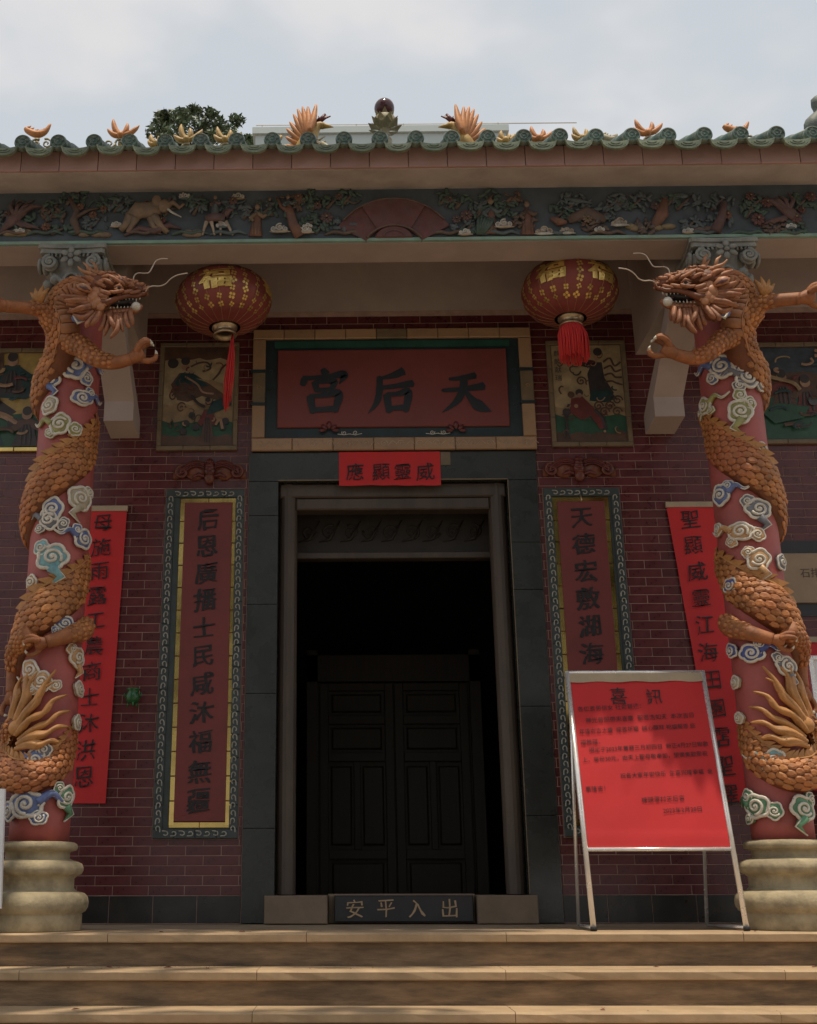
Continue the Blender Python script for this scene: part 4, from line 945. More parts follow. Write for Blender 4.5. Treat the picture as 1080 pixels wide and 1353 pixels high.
def capital(parent, s):
    b = MB(); z = 4.332; X = -2.21; Yc = CY
    P0 = []
    # abacus with concave sides and cut corners
    def outl(h):
        o = []
        for q in range(4):
            a = q*PI/2; c_, s_ = math.cos(a), math.sin(a)
            for u in (-.92, -.5, 0, .5, .92): 
                d = h-.018*(1-u*u); x_, y_ = u*h, -d; o.append((x_*c_-y_*s_, x_*s_+y_*c_))
        return o
    for h, z0, z1 in ((.235, z+.052, z+.083), (.222, z+.018, z+.052)):
        o = outl(h); n = len(o); vs = [(X+a, Yc+c_, z0) for a, c_ in o]+[(X+a, Yc+c_, z1) for a, c_ in o]
        b.add(vs, [(i, (i+1) % n, n+(i+1) % n, n+i) for i in range(n)]+[tuple(range(n))[::-1], tuple(range(n, 2*n))])
    b.lathe([(.165, -.30), (.172, -.27), (.18, -.26), (.172, -.245), (.168, -.2), (.178, -.1), (.20, -.02), (.205, .018)], (X, Yc, z), 28)
    o1 = fixn(b.mesh('capital', M['capstone'], False))
    cap = link('capital', mir(o1, s), parent)
    parts = []
    b = MB()
    for q in range(4):
        rot = Matrix.Rotation(q*PI/2, 3, 'Z')
        for e in (-1, 1):
            sp = []
            for i in range(26):
                t = i/25; a = PI/2+e*-1*t*2*PI*1.9; k = .052*(1-.85*t); sp.append(rot @ Vector((e*.145+k*math.cos(a)*1, -.222-.012*t, -.055+k*math.sin(a))))
            b.tube([Vector((X, Yc, z))+p for p in sp], [.015-.007*i/25 for i in range(26)], 6); b.ball(Vector((X, Yc, z))+rot @ Vector((e*.145, -.225, -.055)), .018, 8, 6)
            b.ball(Vector((X, Yc, z))+rot @ Vector((e*.145, -.19, -.055)), (.055, .03, .055) if q % 2 == 0 else (.03, .055, .055), 10, 7)
            for i in range(5): b.tube([Vector((X, Yc, z))+rot @ Vector((e*(.05+.03*i), -.20, .018)), Vector((X, Yc, z))+rot @ Vector((e*(.05+.028*i), -.215, -.012))], .009, 5)
            b.tube([Vector((X, Yc, z))+rot @ Vector((e*x_, -.19-.01*x_, zz_)) for x_, zz_ in ((.03,-.24), (.06,-.19), (.10,-.16), (.12,-.13))], [.012,.018,.016,.006], 6)
            b.ball(Vector((X, Yc, z))+rot @ Vector((e*.11, -.175, -.165)), (.04, .03, .035), 8, 5)
        b.tube([Vector((X, Yc, z))+rot @ Vector((.055*math.cos(a), -.19, -.20+.075*math.sin(a))) for a in [PI*i/10 for i in range(11)]], .011, 6)
        b.tube([Vector((X, Yc, z))+rot @ Vector((.030*math.cos(a), -.19, -.21+.05*math.sin(a))) for a in [PI*i/10 for i in range(11)]], .008, 6)
    link('volutes', mir(b.mesh('volutes', M['capstone'], True), s), cap)
    b = MB()
    for i in range(6):
        a = i*PI/3+PI/2; rot = Matrix.Rotation(-a, 3, 'Y'); b.ball((X+.048*math.cos(a), Yc-.235, z-.02+.048*math.sin(a)), (.032, .014, .020), 8, 6, 0, rot)
    b.ball((X, Yc-.245, z-.02), .018, 8, 6); link('rosette', mir(b.mesh('rosette', M['capstone'], True), s), cap)
body_me, scale_me, fin_me = dragon_body(), dragon_scales(), dragon_fins()
cord1, cord2 = cords(1.12, .0065, M['fin'], 'back_cord'), cords(-.66, .006, M['belly'], 'belly_cord', .05, .85)
belly_me, tuft_me, head_list = belly_plates(.10, .62), tail_tuft(), head_parts()
for s, nm in ((-1, 'left'), (1, 'right')):
    lab = 'red column with carved orange dragon, its head turned right, beside the banner on the left' if s < 0 else 'red column with carved orange dragon, its head turned left, behind the red notice board'
    col = empty('dragon_column', (s*2.21, CY, 0), lab, 'column', 'dragon columns carrying the porch beam')
    prof = [(.275,0), (.279,.004), (.279,.085), (.276,.095), (.296,.105), (.310,.130), (.313,.160), (.306,.188), (.288,.206), (.262,.214), (.238,.220), (.222,.235), (.222,.290), (.240,.305), (.262,.315), (.272,.335), (.272,.352), (.262,.374), (.236,.386), (.212,.392), (.188,.402), (.188,.438), (.214,.446), (.228,.452), (.232,.468), (.228,.484), (.214,.494), (.195,.498)]
    bb = MB().lathe(prof, (s*2.21, CY, 0), 64); base = bb.build('column_base', M['basestone'], col, True)
    MB().lathe([(.178,.497), (.178,.6), (.188,2.4), (.190,4.10), (.185,4.12)], (s*2.21, CY, 0), 48).build('shaft', M['shaft'], col, True)
    capital(col, s)
    dr = link('dragon_body', mir(body_me, s), col)
    o = link('scales', mir(scale_me, s), dr); tag(o, kind='stuff')
    link('dorsal_fins', mir(fin_me, s), dr); link('back_cord', mir(cord1, s), dr); link('belly_cord', mir(cord2, s), dr); link('belly_plates', mir(belly_me, s), dr); link('tail_tuft', mir(tuft_me, s), dr)
    for lm in legs: link('dragon_leg', mir(lm, s), col)
    hd = link('dragon_head', mir(head_list[0][1], s), col)
    for nm_, me in head_list[1:]: link(nm_, mir(me, s), hd)
    for i, c_ in enumerate(LC if s < 0 else RC):
        link('cloud_relief', cloud_mesh(c_[0], c_[1], c_[2], c_[3], s, c_[4], i+(50 if s > 0 else 0)), col)

# ================================================================== SIGN OVER THE DOOR
sg = empty('name_board', (0, 0, 3.39), 'wide red name board with three dark characters in a tan tile frame over the doorway', 'sign')
SB = -.045
MB().box(-1.068, 1.098, -.03, -.006, 3.388, 4.402).build('board_back', M['signblue'], sg)
def tiles_line(x0, x1, z0, z1, n, horiz, skip=()):
    for i in range(n):
        if horiz: a, c_ = x0+(x1-x0)*i/n, x0+(x1-x0)*(i+1)/n; bx = (a+.0015, c_-.0015, z0, z1)
        else: a, c_ = z0+(z1-z0)*i/n, z0+(z1-z0)*(i+1)/n; bx = (x0, x1, a+.0015, c_-.0015)
        mt = M['ochre'] if i in skip else M['tan']
        o = MB().box(bx[0], bx[1], SB-.012+rnd.uniform(-.001,.001), -.0305, bx[2], bx[3], ch=.006).build('frame_tile', mt, sg)
FW = .098
tiles_line(-1.069, 1.099, 4.402-.082, 4.402, 9, True, (4,)); tiles_line(-1.069, 1.099, 3.388, 3.388+.10, 7, True)
tiles_line(-1.069, -1.069+FW, 3.492, 4.317, 3, False, (1,)); tiles_line(1.099-FW, 1.099, 3.492, 4.317, 3, False, (1,))
for x in (-1.069+FW/2, 1.099-FW/2):
    for z in (3.767, 4.042): MB().box(x-FW/2-.012, x+FW/2+.004, SB-.02, -.031, z-.012, z+.012).build('frame_band', M['signblue'], sg)
    b = MB(); spiral(b, x, 3.905, .018, SB-.013, 1, .003, 0); b.build('frame_boss', [M['tan']], sg)
b = MB()
for i in range(16):
    x = -1.0+i*.134; 
    if i % 2: spiral(b, x, 3.437, .030, SB-.013, 1.4, .0030, 0, 0, 1, 12); 
    else: spiral(b, x, 3.437, .030, SB-.013, 1.4, .0030, 0, PI, -1, 12)
    b.tube([(x+.03, SB-.0125, 3.42), (x+.067, SB-.0125, 3.46), (x+.10, SB-.0125, 3.43)], .0028, 5)
b.build('frame_scroll', [M['f_cream']], sg)
MB().box(-.972, .998, -.034, -.0305, 3.492, 4.317).box(-.90, .93, -.046, -.0345, 4.245, 4.300, 1).build('inner_board', [M['signblue'], M['signgreen']], sg)
MB().box(-.875, .900, -.056, -.031, 3.575, 4.222, ch=.006).build('red_panel', M['plaquered'], sg)
BRUSH = {
 '天': [((-.30,.29,.05),(-.05,.31,.07),(.24,.37,.10)), ((-.44,.04,.05),(0,.07,.075),(.40,.13,.11)), ((.0,.36,.10),(-.03,.06,.10),(-.18,-.22,.085),(-.46,-.44,.015)), ((.0,.06,.04),(.13,-.15,.09),(.30,-.32,.15),(.52,-.43,.02))],
 '后': [((.24,.47,.12),(.02,.37,.09),(-.27,.30,.03)), ((-.26,.34,.08),(-.27,.02,.09),(-.34,-.25,.075),(-.50,-.46,.015)), ((-.27,.09,.06),(.05,.13,.07),(.42,.19,.11)), ((-.12,-.06,.10),(-.08,-.44,.085)), ((-.12,-.06,.06),(.12,-.04,.07),(.32,-.01,.11),(.26,-.42,.08)), ((-.08,-.37,.07),(.25,-.34,.08))],
 '宮': [((-.02,.50,.08),(.05,.38,.11)), ((-.38,.34,.05),(-.40,.25,.10),(-.44,.13,.07)), ((-.38,.29,.06),(.10,.33,.07),(.42,.37,.11),(.33,.17,.02)), ((-.18,.21,.09),(-.14,.0,.07)), ((-.18,.20,.06),(.20,.23,.10),(.15,.01,.06)), ((-.14,.02,.06),(.14,.04,.06)), ((.04,.0,.06),(-.05,-.11,.03)), ((-.28,-.11,.10),(-.22,-.47,.08)), ((-.28,-.11,.06),(.05,-.09,.07),(.31,-.06,.11),(.23,-.45,.08)), ((-.22,-.42,.07),(.23,-.39,.08))]}
for ch, px, py, sz in (('宮', 428, 517, .375), ('后', 519, 518, .375), ('天', 614, 518, .375)):
    p = at(px, py, -.06); b = MB()
    for k, st in enumerate(BRUSH[ch]):
        C_ = crom(st, 7); n_ = len(C_); L_, R_ = [], []
        for i, (x_, y_, w_) in enumerate(C_):
            a_, c_ = C_[max(i-1, 0)], C_[min(i+1, n_-1)]; dx, dy = c_[0]-a_[0], c_[1]-a_[1]; l_ = math.hypot(dx, dy) or 1; w_ *= .78*(1+.12*noise.noise(Vector((x_*9, y_*9, k))))
            L_.append((x_-dy/l_*w_, y_+dx/l_*w_)); R_.append((x_+dy/l_*w_, y_-dx/l_*w_))
        e0 = (C_[0][0]-(C_[1][0]-C_[0][0])*1.0, C_[0][1]-(C_[1][1]-C_[0][1])*1.0); e1 = (C_[-1][0]+(C_[-1][0]-C_[-2][0])*1.0, C_[-1][1]+(C_[-1][1]-C_[-2][1])*1.0)
        y0_ = -.0605-.0005*k; vs = [(p.x+x_*sz, y0_, p.z+y_*sz) for x_, y_ in L_+R_+[e0, e1]]
        b.add(vs, [(i, i+1, n_+i+1, n_+i) for i in range(n_-1)]+[(2*n_, 0, n_), (2*n_+1, 2*n_-1, n_-1)])
    b.build('brushed_character', M['signink'], sg)
b = MB()
for px in (435, 603):   # small pagoda-like flowers rising over the lower edge
    p = at(px, 570, -.06)
    for i in range(5): a = PI*i/4; rot = Matrix.Rotation(-a, 3, 'Y'); b.ball((p.x+.05*math.cos(a), -.062, p.z+.035*math.sin(a)+.01), (.03, .006, .014), 7, 5, 0, rot)
    b.ball((p.x, -.064, p.z+.055), (.02, .006, .028), 7, 5, 0)
b.build('lower_ornament', [M['bat2']], sg, True)
b = MB()
for px in (455, 470, 572, 587): p = at(px, 575, -.06); spiral(b, p.x, 3.533, .020, -.037, 1.4, .0035, 0, px, 1 if px % 2 else -1, 12); b.tube([(p.x-.05, -.037, 3.523), (p.x, -.037, 3.516), (p.x+.05, -.037, 3.526)], .003, 5)
for z in (3.75, 3.9, 4.05): 
    for x in (-.93, .955): spiral(b, x, z, .018, -.037, 1.2, .0025, 1, z*9, 1, 10)
b.build('painted_scroll', [M['whitepaint'], M['p_blueg']], sg)
# red paper over lintel
pp = empty('lintel_paper', (0, -.03, 3.1), 'small red paper with four brushed characters pasted on the lintel under the name board', 'paper sign')
b = MB(); n = 16
x0, x1, z0, z1 = -.404, .362, 3.108, 3.378
vs = []
for j in range(5):
    for i in range(n+1):
        u = i/n; x = x0+(x1-x0)*u; z = z0+(z1-z0)*j/4 - (.012*noise.noise(Vector((u*5, 3, 0))) if j == 0 else 0); vs.append((x, -.030-.004*abs(noise.noise(Vector((x*4, z*6, 2)))), z))
b.add(vs, [(j*(n+1)+i, j*(n+1)+i+1, (j+1)*(n+1)+i+1, (j+1)*(n+1)+i) for j in range(4) for i in range(n)])
b.build('paper_sheet', M['redpaper2'], pp)
for ch, px in zip('應顯靈威', (469, 504, 532, 562)):
    p = at(px, 627, -.03); letter(ch, p.x, 3.215, -.0365, .145, M['ink'], pp, bold=.008, wob=.06, slant=.08)
MB().box(.366, .44, -.026, -.0225, 3.27, 3.375).build('paste_residue', M['ochre'], pp)

# ================================================================== COUPLETS
def couplet(x0, x1, z0, z1, px0, px1, chars, cx0, cx1, zc0, zc1, label, n, hook=False):
    t = empty('couplet_plaque', ((x0+x1)/2, 0, z0), label, 'couplet plaque', 'framed couplets flanking the doorway')
    MB().box(x0, x1, -.012, -.005, z0, z1).build('plaque_back', M['bordedge'], t)
    bw = .072
    tiles = []
    H = int(round((z1-z0)/.165)); hz = (z1-z0-2*bw)/H
    for (a, c_) in ((x0+.006, x0+bw), (x1-bw, x1-.006)):
        for i in range(H): tiles.append((a, c_, z0+bw+i*hz, z0+bw+(i+1)*hz))
    for (a, c_) in ((z0+.006, z0+bw), (z1-bw, z1-.006)):
        for i in range(4): wd = (x1-x0-.012)/4; tiles.append((x0+.006+i*wd, x0+.006+(i+1)*wd, a, c_))
    for a, c_, e, f in tiles: MB().box(a+.0008, c_-.0008, -.030, -.0125, e+.0008, f-.0008, ch=.004).build('border_tile', M['border'], t)
    b = MB()
    def wavy(p0, p1, vert):
        L_ = p1-p0; k = max(2, int(L_/.052)); 
        for i in range(k):
            c = p0+(i+.5)*L_/k; sgn = 1 if i % 2 else -1
            q = []
            for j in range(9): a = -PI/2+PI*1.35*j/8; q.append((c+.021*math.cos(a)*(1-j*.05)-.004, sgn*(.016*math.sin(a))*(1-j*.04)))
            q = [(c-.026, -sgn*.017)]+q
            yield q
    for xc in (x0+.041, x1-.041):
        for q in wavy(z0+.05, z1-.05, True): b.tube([(xc+w_, -.031, l_) for l_, w_ in q], .0042, 4)
    for zc in (z0+.041, z1-.041):
        for q in wavy(x0+.07, x1-.07, False): b.tube([(l_, -.031, zc+w_) for l_, w_ in q], .0042, 4)
    tag(b.build('border_scroll', [M['bordline']], t), kind='stuff')
    MB().box(x0+bw, x1-bw, -.020, -.0125, z0+bw, z1-bw).build('recess', M['border'], t)
    gx0, gx1, gz0, gz1 = px0-.036, px1+.036, z0+bw+.018, z1-bw-.018
    k = int(round((gz1-gz0)/.168)); hh = (gz1-gz0)/k
    for a, c_ in ((gx0, px0+.002), (px1-.002, gx1)):
        for i in range(k):
            o = MB().box(a, c_, -.028+rnd.uniform(-.002, .002), -.0205, gz0+i*hh+.002, gz0+(i+1)*hh-.002, ch=.003).build('gold_tile', M['goldtile'], t)
    for a, c_ in ((gz0-.012, gz0+.028), (gz1-.028, gz1+.012)):
        for e, f in ((gx0, (gx0+gx1)/2), ((gx0+gx1)/2, gx1)): MB().box(e+.001, f-.001, -.029, -.0285+.0075, a, c_, ch=.003).build('gold_tile', M['goldtile'], t)
    MB().box(px0, px1, -.040, -.0210, gz0+.030, gz1-.024, ch=.003).build('red_panel', M['redwood'], t)
    m_ = len(chars)
    for i, ch in enumerate(chars):
        u = i/(n-1); letter(ch, cx0+(cx1-cx0)*u, zc0+(zc1-zc0)*u, -.0425, .172, M['ink'], t, bold=.018, wob=.08, slant=.10)
    if hook:
        b = MB(); b.tube([((px0+px1)/2, -.05, gz1+.02), ((px0+px1)/2+.004, -.055, gz1-.02), ((px0+px1)/2, -.05, gz1-.03)], .006, 6); b.build('brass_hook', M['brass'], t, True)
    return t
couplet(-1.712, -1.112, .545, 3.095, -1.562, -1.206, '后恩廣播士民咸沐福無疆', -1.385, -1.395, 2.845, .80, 'tall framed red couplet left of the doorway, its eleven characters in full view', 11)
couplet(1.120, 1.700, .552, 3.085, 1.222, 1.572, '天德宏敷湖海均', 1.395, 1.40, 2.84, .80, 'tall framed red couplet right of the doorway, partly hidden by the notice board', 11, True)
# ================================================================== BATS
def bat(x, z, label):
    t = empty('bat_relief', (x, 0, z), label, 'bat relief', 'glazed bat reliefs over the couplets')
    b = MB(); y = -.02
    b.ball((x, y, z+.02), (.045, .028, .085), 10, 8, 1); b.ball((x, y-.01, z-.06), (.04, .03, .045), 10, 7, 0)
    for i in range(4): b.tube([(x-.03, y-.024, z+.07-i*.03), (x, y-.034, z+.062-i*.03), (x+.03, y-.024, z+.07-i*.03)], .006, 5, 0)
    b.build('bat_body', [M['bat'], M['bat2']], t, True)
    for e in (-1, 1):
        b = MB(); n = 12; up_ = []; lo = []
        for i in range(n+1):
            u = i/n; xx = .03+.245*u; up_.append((x+e*xx, z+.075*math.sin(PI*min(1, .25+u*.9))+.01)); lo.append((x+e*xx, z-.02-.055*abs(math.sin(u*PI*1.5))*(1-.2*u)))
        poly = up_+lo[::-1]
        if e < 0: poly = poly[::-1]
        vs = [(a, y-.006-.012*math.sin(PI*i/n), c_) for i, (a, c_) in enumerate(up_)]+[(a, y-.004, c_) for a, c_ in lo]+[(a, -.004, c_) for a, c_ in up_]+[(a, -.004, c_) for a, c_ in lo]
        m_ = n+1; fs = [(i, i+1, m_+i+1, m_+i) for i in range(n)]+[(i, i+1, 2*m_+i+1, 2*m_+i) for i in range(n)]+[(m_+i, m_+i+1, 3*m_+i+1, 3*m_+i) for i in range(n)]
        b.add(vs, fs, 0)
        for k, q in ((.0, .95), (.018, .85), (-.018, 1.0)):
            b.tube([(x+e*(.04+.19*u), y-.022, z+k+.060*math.sin(PI*min(1, .25+u*.85))*q-.005) for u in [i/8 for i in range(9)]], .006, 5, 1)
        spiral(b, x+e*.205, z-.012, .055, y-.018, 1.5, .011, 0, PI/2, -e, 18); spiral(b, x+e*.205, z-.012, .040, y-.022, 1.4, .005, 1, PI/2, -e, 18)
        b.tube([(x+e*.03, y-.01, z-.05), (x+e*.08, y-.016, z-.03), (x+e*.13, y-.012, z-.055)], [.010,.016,.004], 6, 1)
        o = b.build('bat_wing', [M['bat'], M['bat2']], t, True); fixn(o.data)
bat(-1.385, 3.235, 'rust glazed bat relief above the left couplet'); bat(1.405, 3.235, 'rust glazed bat relief above the right couplet')

# ================================================================== PAINTED PICTURES (flat tile paintings in frames)
def picture(x0, x1, z0, z1, label, kind, fr='ochre', group='framed tile paintings on the wall'):
    t = empty('tile_painting', ((x0+x1)/2, 0, z0), label, 'painting', group); fwid = .035
    MB().box(x0, x1, -.016, -.005, z0, z1).build('picture_back', M['ochre'], t)
    mt = M['goldtile'] if fr == 'gold' else M['ochre']
    n = max(2, int((x1-x0)/.2))
    for i in range(n): a = x0+(x1-x0)*i/n; c_ = x0+(x1-x0)*(i+1)/n; MB().box(a+.001, c_-.001, -.034, -.0165, z0, z0+fwid, ch=.004).build('frame_strip', mt, t); MB().box(a+.001, c_-.001, -.034, -.0165, z1-fwid, z1, ch=.004).build('frame_strip', M['ochre'], t)
    k = 4
    for i in range(k):
        a = z0+fwid+(z1-z0-2*fwid)*i/k; c_ = a+(z1-z0-2*fwid)/k
        for e, f in ((x0, x0+fwid), (x1-fwid, x1)): MB().box(e, f, -.034, -.0165, a+.001, c_-.001, ch=.004).build('frame_strip', M['ochre'], t)
    X0, X1, Z0, Z1 = x0+fwid+.004, x1-fwid-.004, z0+fwid+.004, z1-fwid-.004; W_ = X1-X0; H_ = Z1-Z0
    bands = kind['bands']; b = MB(); mats = []; zz = Z0
    for i, (fr_, mk) in enumerate(bands):
        z2 = Z0+H_*fr_; mats.append(M[mk]); m_ = 10; lo = [(X0+W_*j/m_, (zz if i == 0 else zz+.012*math.sin(j*2.1+i))) for j in range(m_+1)]; hi = [(X0+W_*j/m_, (z2 if i == len(bands)-1 else z2+.012*math.sin(j*2.1+i+1))) for j in range(m_+1)]
        b.prism(lo+hi[::-1], -.019, -.0170, i); zz = z2
    b.build('painted_ground', mats, t)
    def U(u, v): return (X0+W_*u, Z0+H_*v)
    ly = [-.0200]
    def shape(poly, mk, name='painted_shape'):
        ly[0] -= .0006; MB().prism([U(*p) for p in poly], ly[0], ly[0]+.0008+.0005).build(name, M[mk], t)
    def line(P_, th, mk, name='painted_line'):
        ly[0] -= .0004; b_ = MB(); C_ = crom(P_, 5); b_.tube([(U(u, v)[0], ly[0], U(u, v)[1]) for u, v in C_], [th*W_]*len(C_), 4, 0, ((0,1,0), .15)); b_.build(name, M[mk], t)
    def disc(u, v, r, mk, name='painted_shape'): shape([(u+r*math.cos(a*PI/6), v+r*W_/H_*math.sin(a*PI/6)) for a in range(12)], mk, name)
    kind['draw'](shape, line, disc)
    r5 = random.Random(int(x0*100))
    for q_ in range(34):
        u, v = r5.uniform(.06, .94), r5.uniform(.08, .90); a_ = r5.uniform(0, 6); l_ = r5.uniform(.05, .12)
        line([(u+l_*k/4*math.cos(a_+k*.5), max(.02, min(.98, v+.7*l_*k/4*math.sin(a_+k*.5)))) for k in range(5) if .02 < u+l_*k/4*math.cos(a_+k*.5) < .98] or [(u, v), (u+.01, v)], r5.choice([.005, .008, .011]), r5.choice(['p_dark', 'p_brown', 'p_tan', 'p_teal', 'p_skin', 'p_red', 'p_brown']))
    if kind.get('text'):
        for ch, u, v, sz in kind['text']: q = U(u, v); letter(ch, q[0], q[1], ly[0]-.002, sz, M['p_dark'], t, bold=.01, ext=.0005)
    # darkened varnish plate edges: thin inner lip
    MB().box(X0-.004, X1+.004, -.030, -.0170, Z1, Z1+.004).build('inner_lip', M['p_brown'], t)
def robe(shape, disc, line, u, v, s, mk, mk2, lean=0):
    shape([(u-.16*s, v), (u-.10*s+lean*.3, v+.30*s), (u-.09*s+lean, v+.58*s), (u+.09*s+lean, v+.58*s), (u+.11*s+lean*.3, v+.30*s), (u+.17*s, v)], mk)
    shape([(u-.09*s+lean, v+.55*s), (u-.22*s+lean, v+.36*s), (u-.14*s+lean, v+.30*s), (u+lean, v+.47*s), (u+.16*s+lean, v+.30*s), (u+.24*s+lean, v+.38*s), (u+.09*s+lean, v+.55*s)], mk2)
    disc(u+lean, v+.66*s, .065*s, 'p_skin'); disc(u+lean, v+.74*s, .06*s, 'p_dark')
    for k in (-.05, 0, .06): line([(u+k*s, v+.04*s), (u+k*s+lean*.4, v+.25*s), (u+k*.6*s+lean, v+.45*s)], .007, 'p_dark')
def draw1(shape, line, disc):
    disc(.12, .84, .08, 'p_dark')
    shape([(.10,.62), (.22,.74), (.45,.72), (.70,.60), (.90,.50), (.95,.44), (.75,.46), (.55,.50), (.35,.44), (.20,.46)], 'p_brown')
    shape([(.14,.62), (.25,.74), (.42,.73), (.55,.66), (.65,.60), (.45,.60), (.30,.64)], 'p_teal'); shape([(.45,.68), (.62,.64), (.78,.56), (.92,.50), (.86,.62), (.70,.66)], 'p_tan')
    disc(.30, .80, .055, 'p_skin'); disc(.30, .86, .065, 'p_dark')
    line([(.38,.80), (.50,.84), (.62,.84), (.66,.78), (.55,.75)], .014, 'p_brown'); line([(.70,.66), (.78,.72), (.85,.80), (.98,.84)], .014, 'p_brown'); line([(.30,.70), (.48,.62), (.56,.54), (.72,.52)], .014, 'p_skin')
    line([(.12,.55), (.20,.50), (.30,.54), (.36,.48)], .010, 'p_brown')
    for u, v in ((.14,.50), (.26,.38)): line([(u+.07*(1-k/14)*math.cos(k*.75), v+.06*(1-k/14)*math.sin(k*.75)) for k in range(14)], .009, 'p_brown')
    robe(shape, disc, line, .64, .0, .62, 'p_brown', 'p_red', .0); shape([(.62,.30), (.70,.44), (.98,.50), (.98,.40), (.80,.34)], 'p_teal')
    for u, v in ((.34,.22), (.42,.30), (.30,.14), (.90,.24), (.86,.18), (.48,.18)): disc(u, v, .05, 'p_dark')
    line([(.76,.20), (.82,.26), (.86,.16)], .02, 'p_skin'); line([(.40,.50), (.50,.42), (.60,.38)], .02, 'p_dark')
def draw2(shape, line, disc):
    shape([(.52,.46), (.50,.70), (.58,.82), (.72,.82), (.74,.66), (.86,.50), (.80,.44)], 'p_dark'); shape([(.50,.42), (.54,.52), (.78,.54), (.90,.44), (.72,.40)], 'p_teal')
    shape([(.32,.80), (.55,.76), (.60,.84), (.42,.86)], 'p_brown'); disc(.66, .88, .055, 'p_skin'); disc(.67, .93, .065, 'p_dark'); disc(.50, .80, .05, 'p_dark')
    for k in range(4): line([(.74,.82-.07*k), (.84,.86-.08*k), (.90,.78-.06*k), (.99,.82-.08*k)], .014, 'p_brown')
    for u, v in ((.40,.62), (.62,.36), (.78,.36), (.90,.42), (.70,.30), (.88,.30)): line([(u+.075*(1-k/14)*math.cos(k*.75), v+.05*(1-k/14)*math.sin(k*.75)) for k in range(14)], .011, 'p_brown')
    shape([(.20,.30), (.24,.44), (.40,.46), (.60,.30), (.70,.14), (.62,.12), (.50,.26), (.36,.22)], 'p_red'); disc(.24, .48, .05, 'p_brown'); disc(.36, .50, .055, 'p_dark'); disc(.36, .47, .035, 'p_skin')
    line([(.20,.38), (.15,.26), (.16,.08)], .018, 'p_dark'); disc(.16, .30, .06, 'p_dark'); line([(.56,.32), (.66,.24), (.70,.12)], .024, 'p_dark'); disc(.68, .10, .02, 'p_skin'); disc(.30, .36, .03, 'p_skin'); line([(.1,.02), (.13,.12), (.18,.02)], .012, 'p_dark')
def draw3(shape, line, disc):
    robe(shape, disc, line, .63, .02, .92, 'p_teal', 'p_dark', .0); shape([(.50,.55), (.52,.75), (.98,.77), (.99,.58), (.90,.50), (.6,.54)], 'p_teal')
    robe(shape, disc, line, .80, .55, .55, 'p_dark', 'p_teal'); shape([(.68,.74), (.67,1.0), (.74,1.0), (.75,.76)], 'p_brown'); robe(shape, disc, line, .20, .18, .95, 'p_red', 'p_dark')
    shape([(.02,.50), (.02,.85), (.14,.90), (.26,.82), (.24,.40)], 'p_brown'); line([(.68,.36), (.78,.32), (.86,.24)], .02, 'p_skin'); disc(.32, .28, .05, 'p_dark'); disc(.84, .24, .04, 'p_dark'); robe(shape, disc, line, .92, .0, .5, 'p_dark', 'p_brown')
def draw4(shape, line, disc):
    for u, v, s_, m1, m2 in ((.16,.34,.5,'p_brown','p_red'), (.30,.28,.5,'p_red','p_brown'), (.48,.38,.5,'p_red','p_dark'), (.66,.32,.55,'p_brown','p_teal'), (.85,.36,.5,'p_dark','p_red')): robe(shape, disc, line, u, v, s_, m1, m2)
    shape([(0,.30), (.12,.38), (.30,.34), (.26,.22), (.08,.16)], 'p_green'); shape([(.35,.26), (.5,.34), (.7,.30), (.9,.36), (.99,.28), (.7,.14)], 'p_green'); line([(.02,.72), (.10,.66), (.22,.60), (.26,.52)], .012, 'p_tan'); disc(.50, .72, .07, 'p_dark'); disc(.33,.40,.03,'p_grey')
picture(-1.800, -1.180, 3.405, 4.305, 'framed tile painting of a flying lady over a standing child, left of name board', dict(bands=((.10,'p_brown'), (.24,'p_green'), (.42,'p_tan'), (.88,'p_sky'), (1,'p_brown')), draw=draw1, text=[(c_, .52+.11*i, .955, .04) for i, c_ in enumerate('天仙送子')]))
picture(1.218, 1.832, 3.412, 4.295, 'framed tile painting of a dark robed figure above a kneeling rider, right of name board', dict(bands=((.09,'p_brown'), (.27,'p_green'), (.36,'p_tan'), (1,'p_sky')), draw=draw2, text=[(c_, .07, .90-.085*i, .055) for i, c_ in enumerate('麒麟献瑞')]))
picture(-4.0, -2.668, 3.405, 4.272, 'large tile painting of robed figures at the left edge, bright gold strip below it', dict(bands=((.14,'p_green'), (.34,'p_green'), (1,'p_yellow')), draw=draw3), 'gold')
picture(2.775, 4.10, 3.42, 4.262, 'large dark tile painting of red robed figures on green behind the right column', dict(bands=((.45,'p_green'), (.72,'p_brown'), (1,'p_blueg')), draw=draw4))

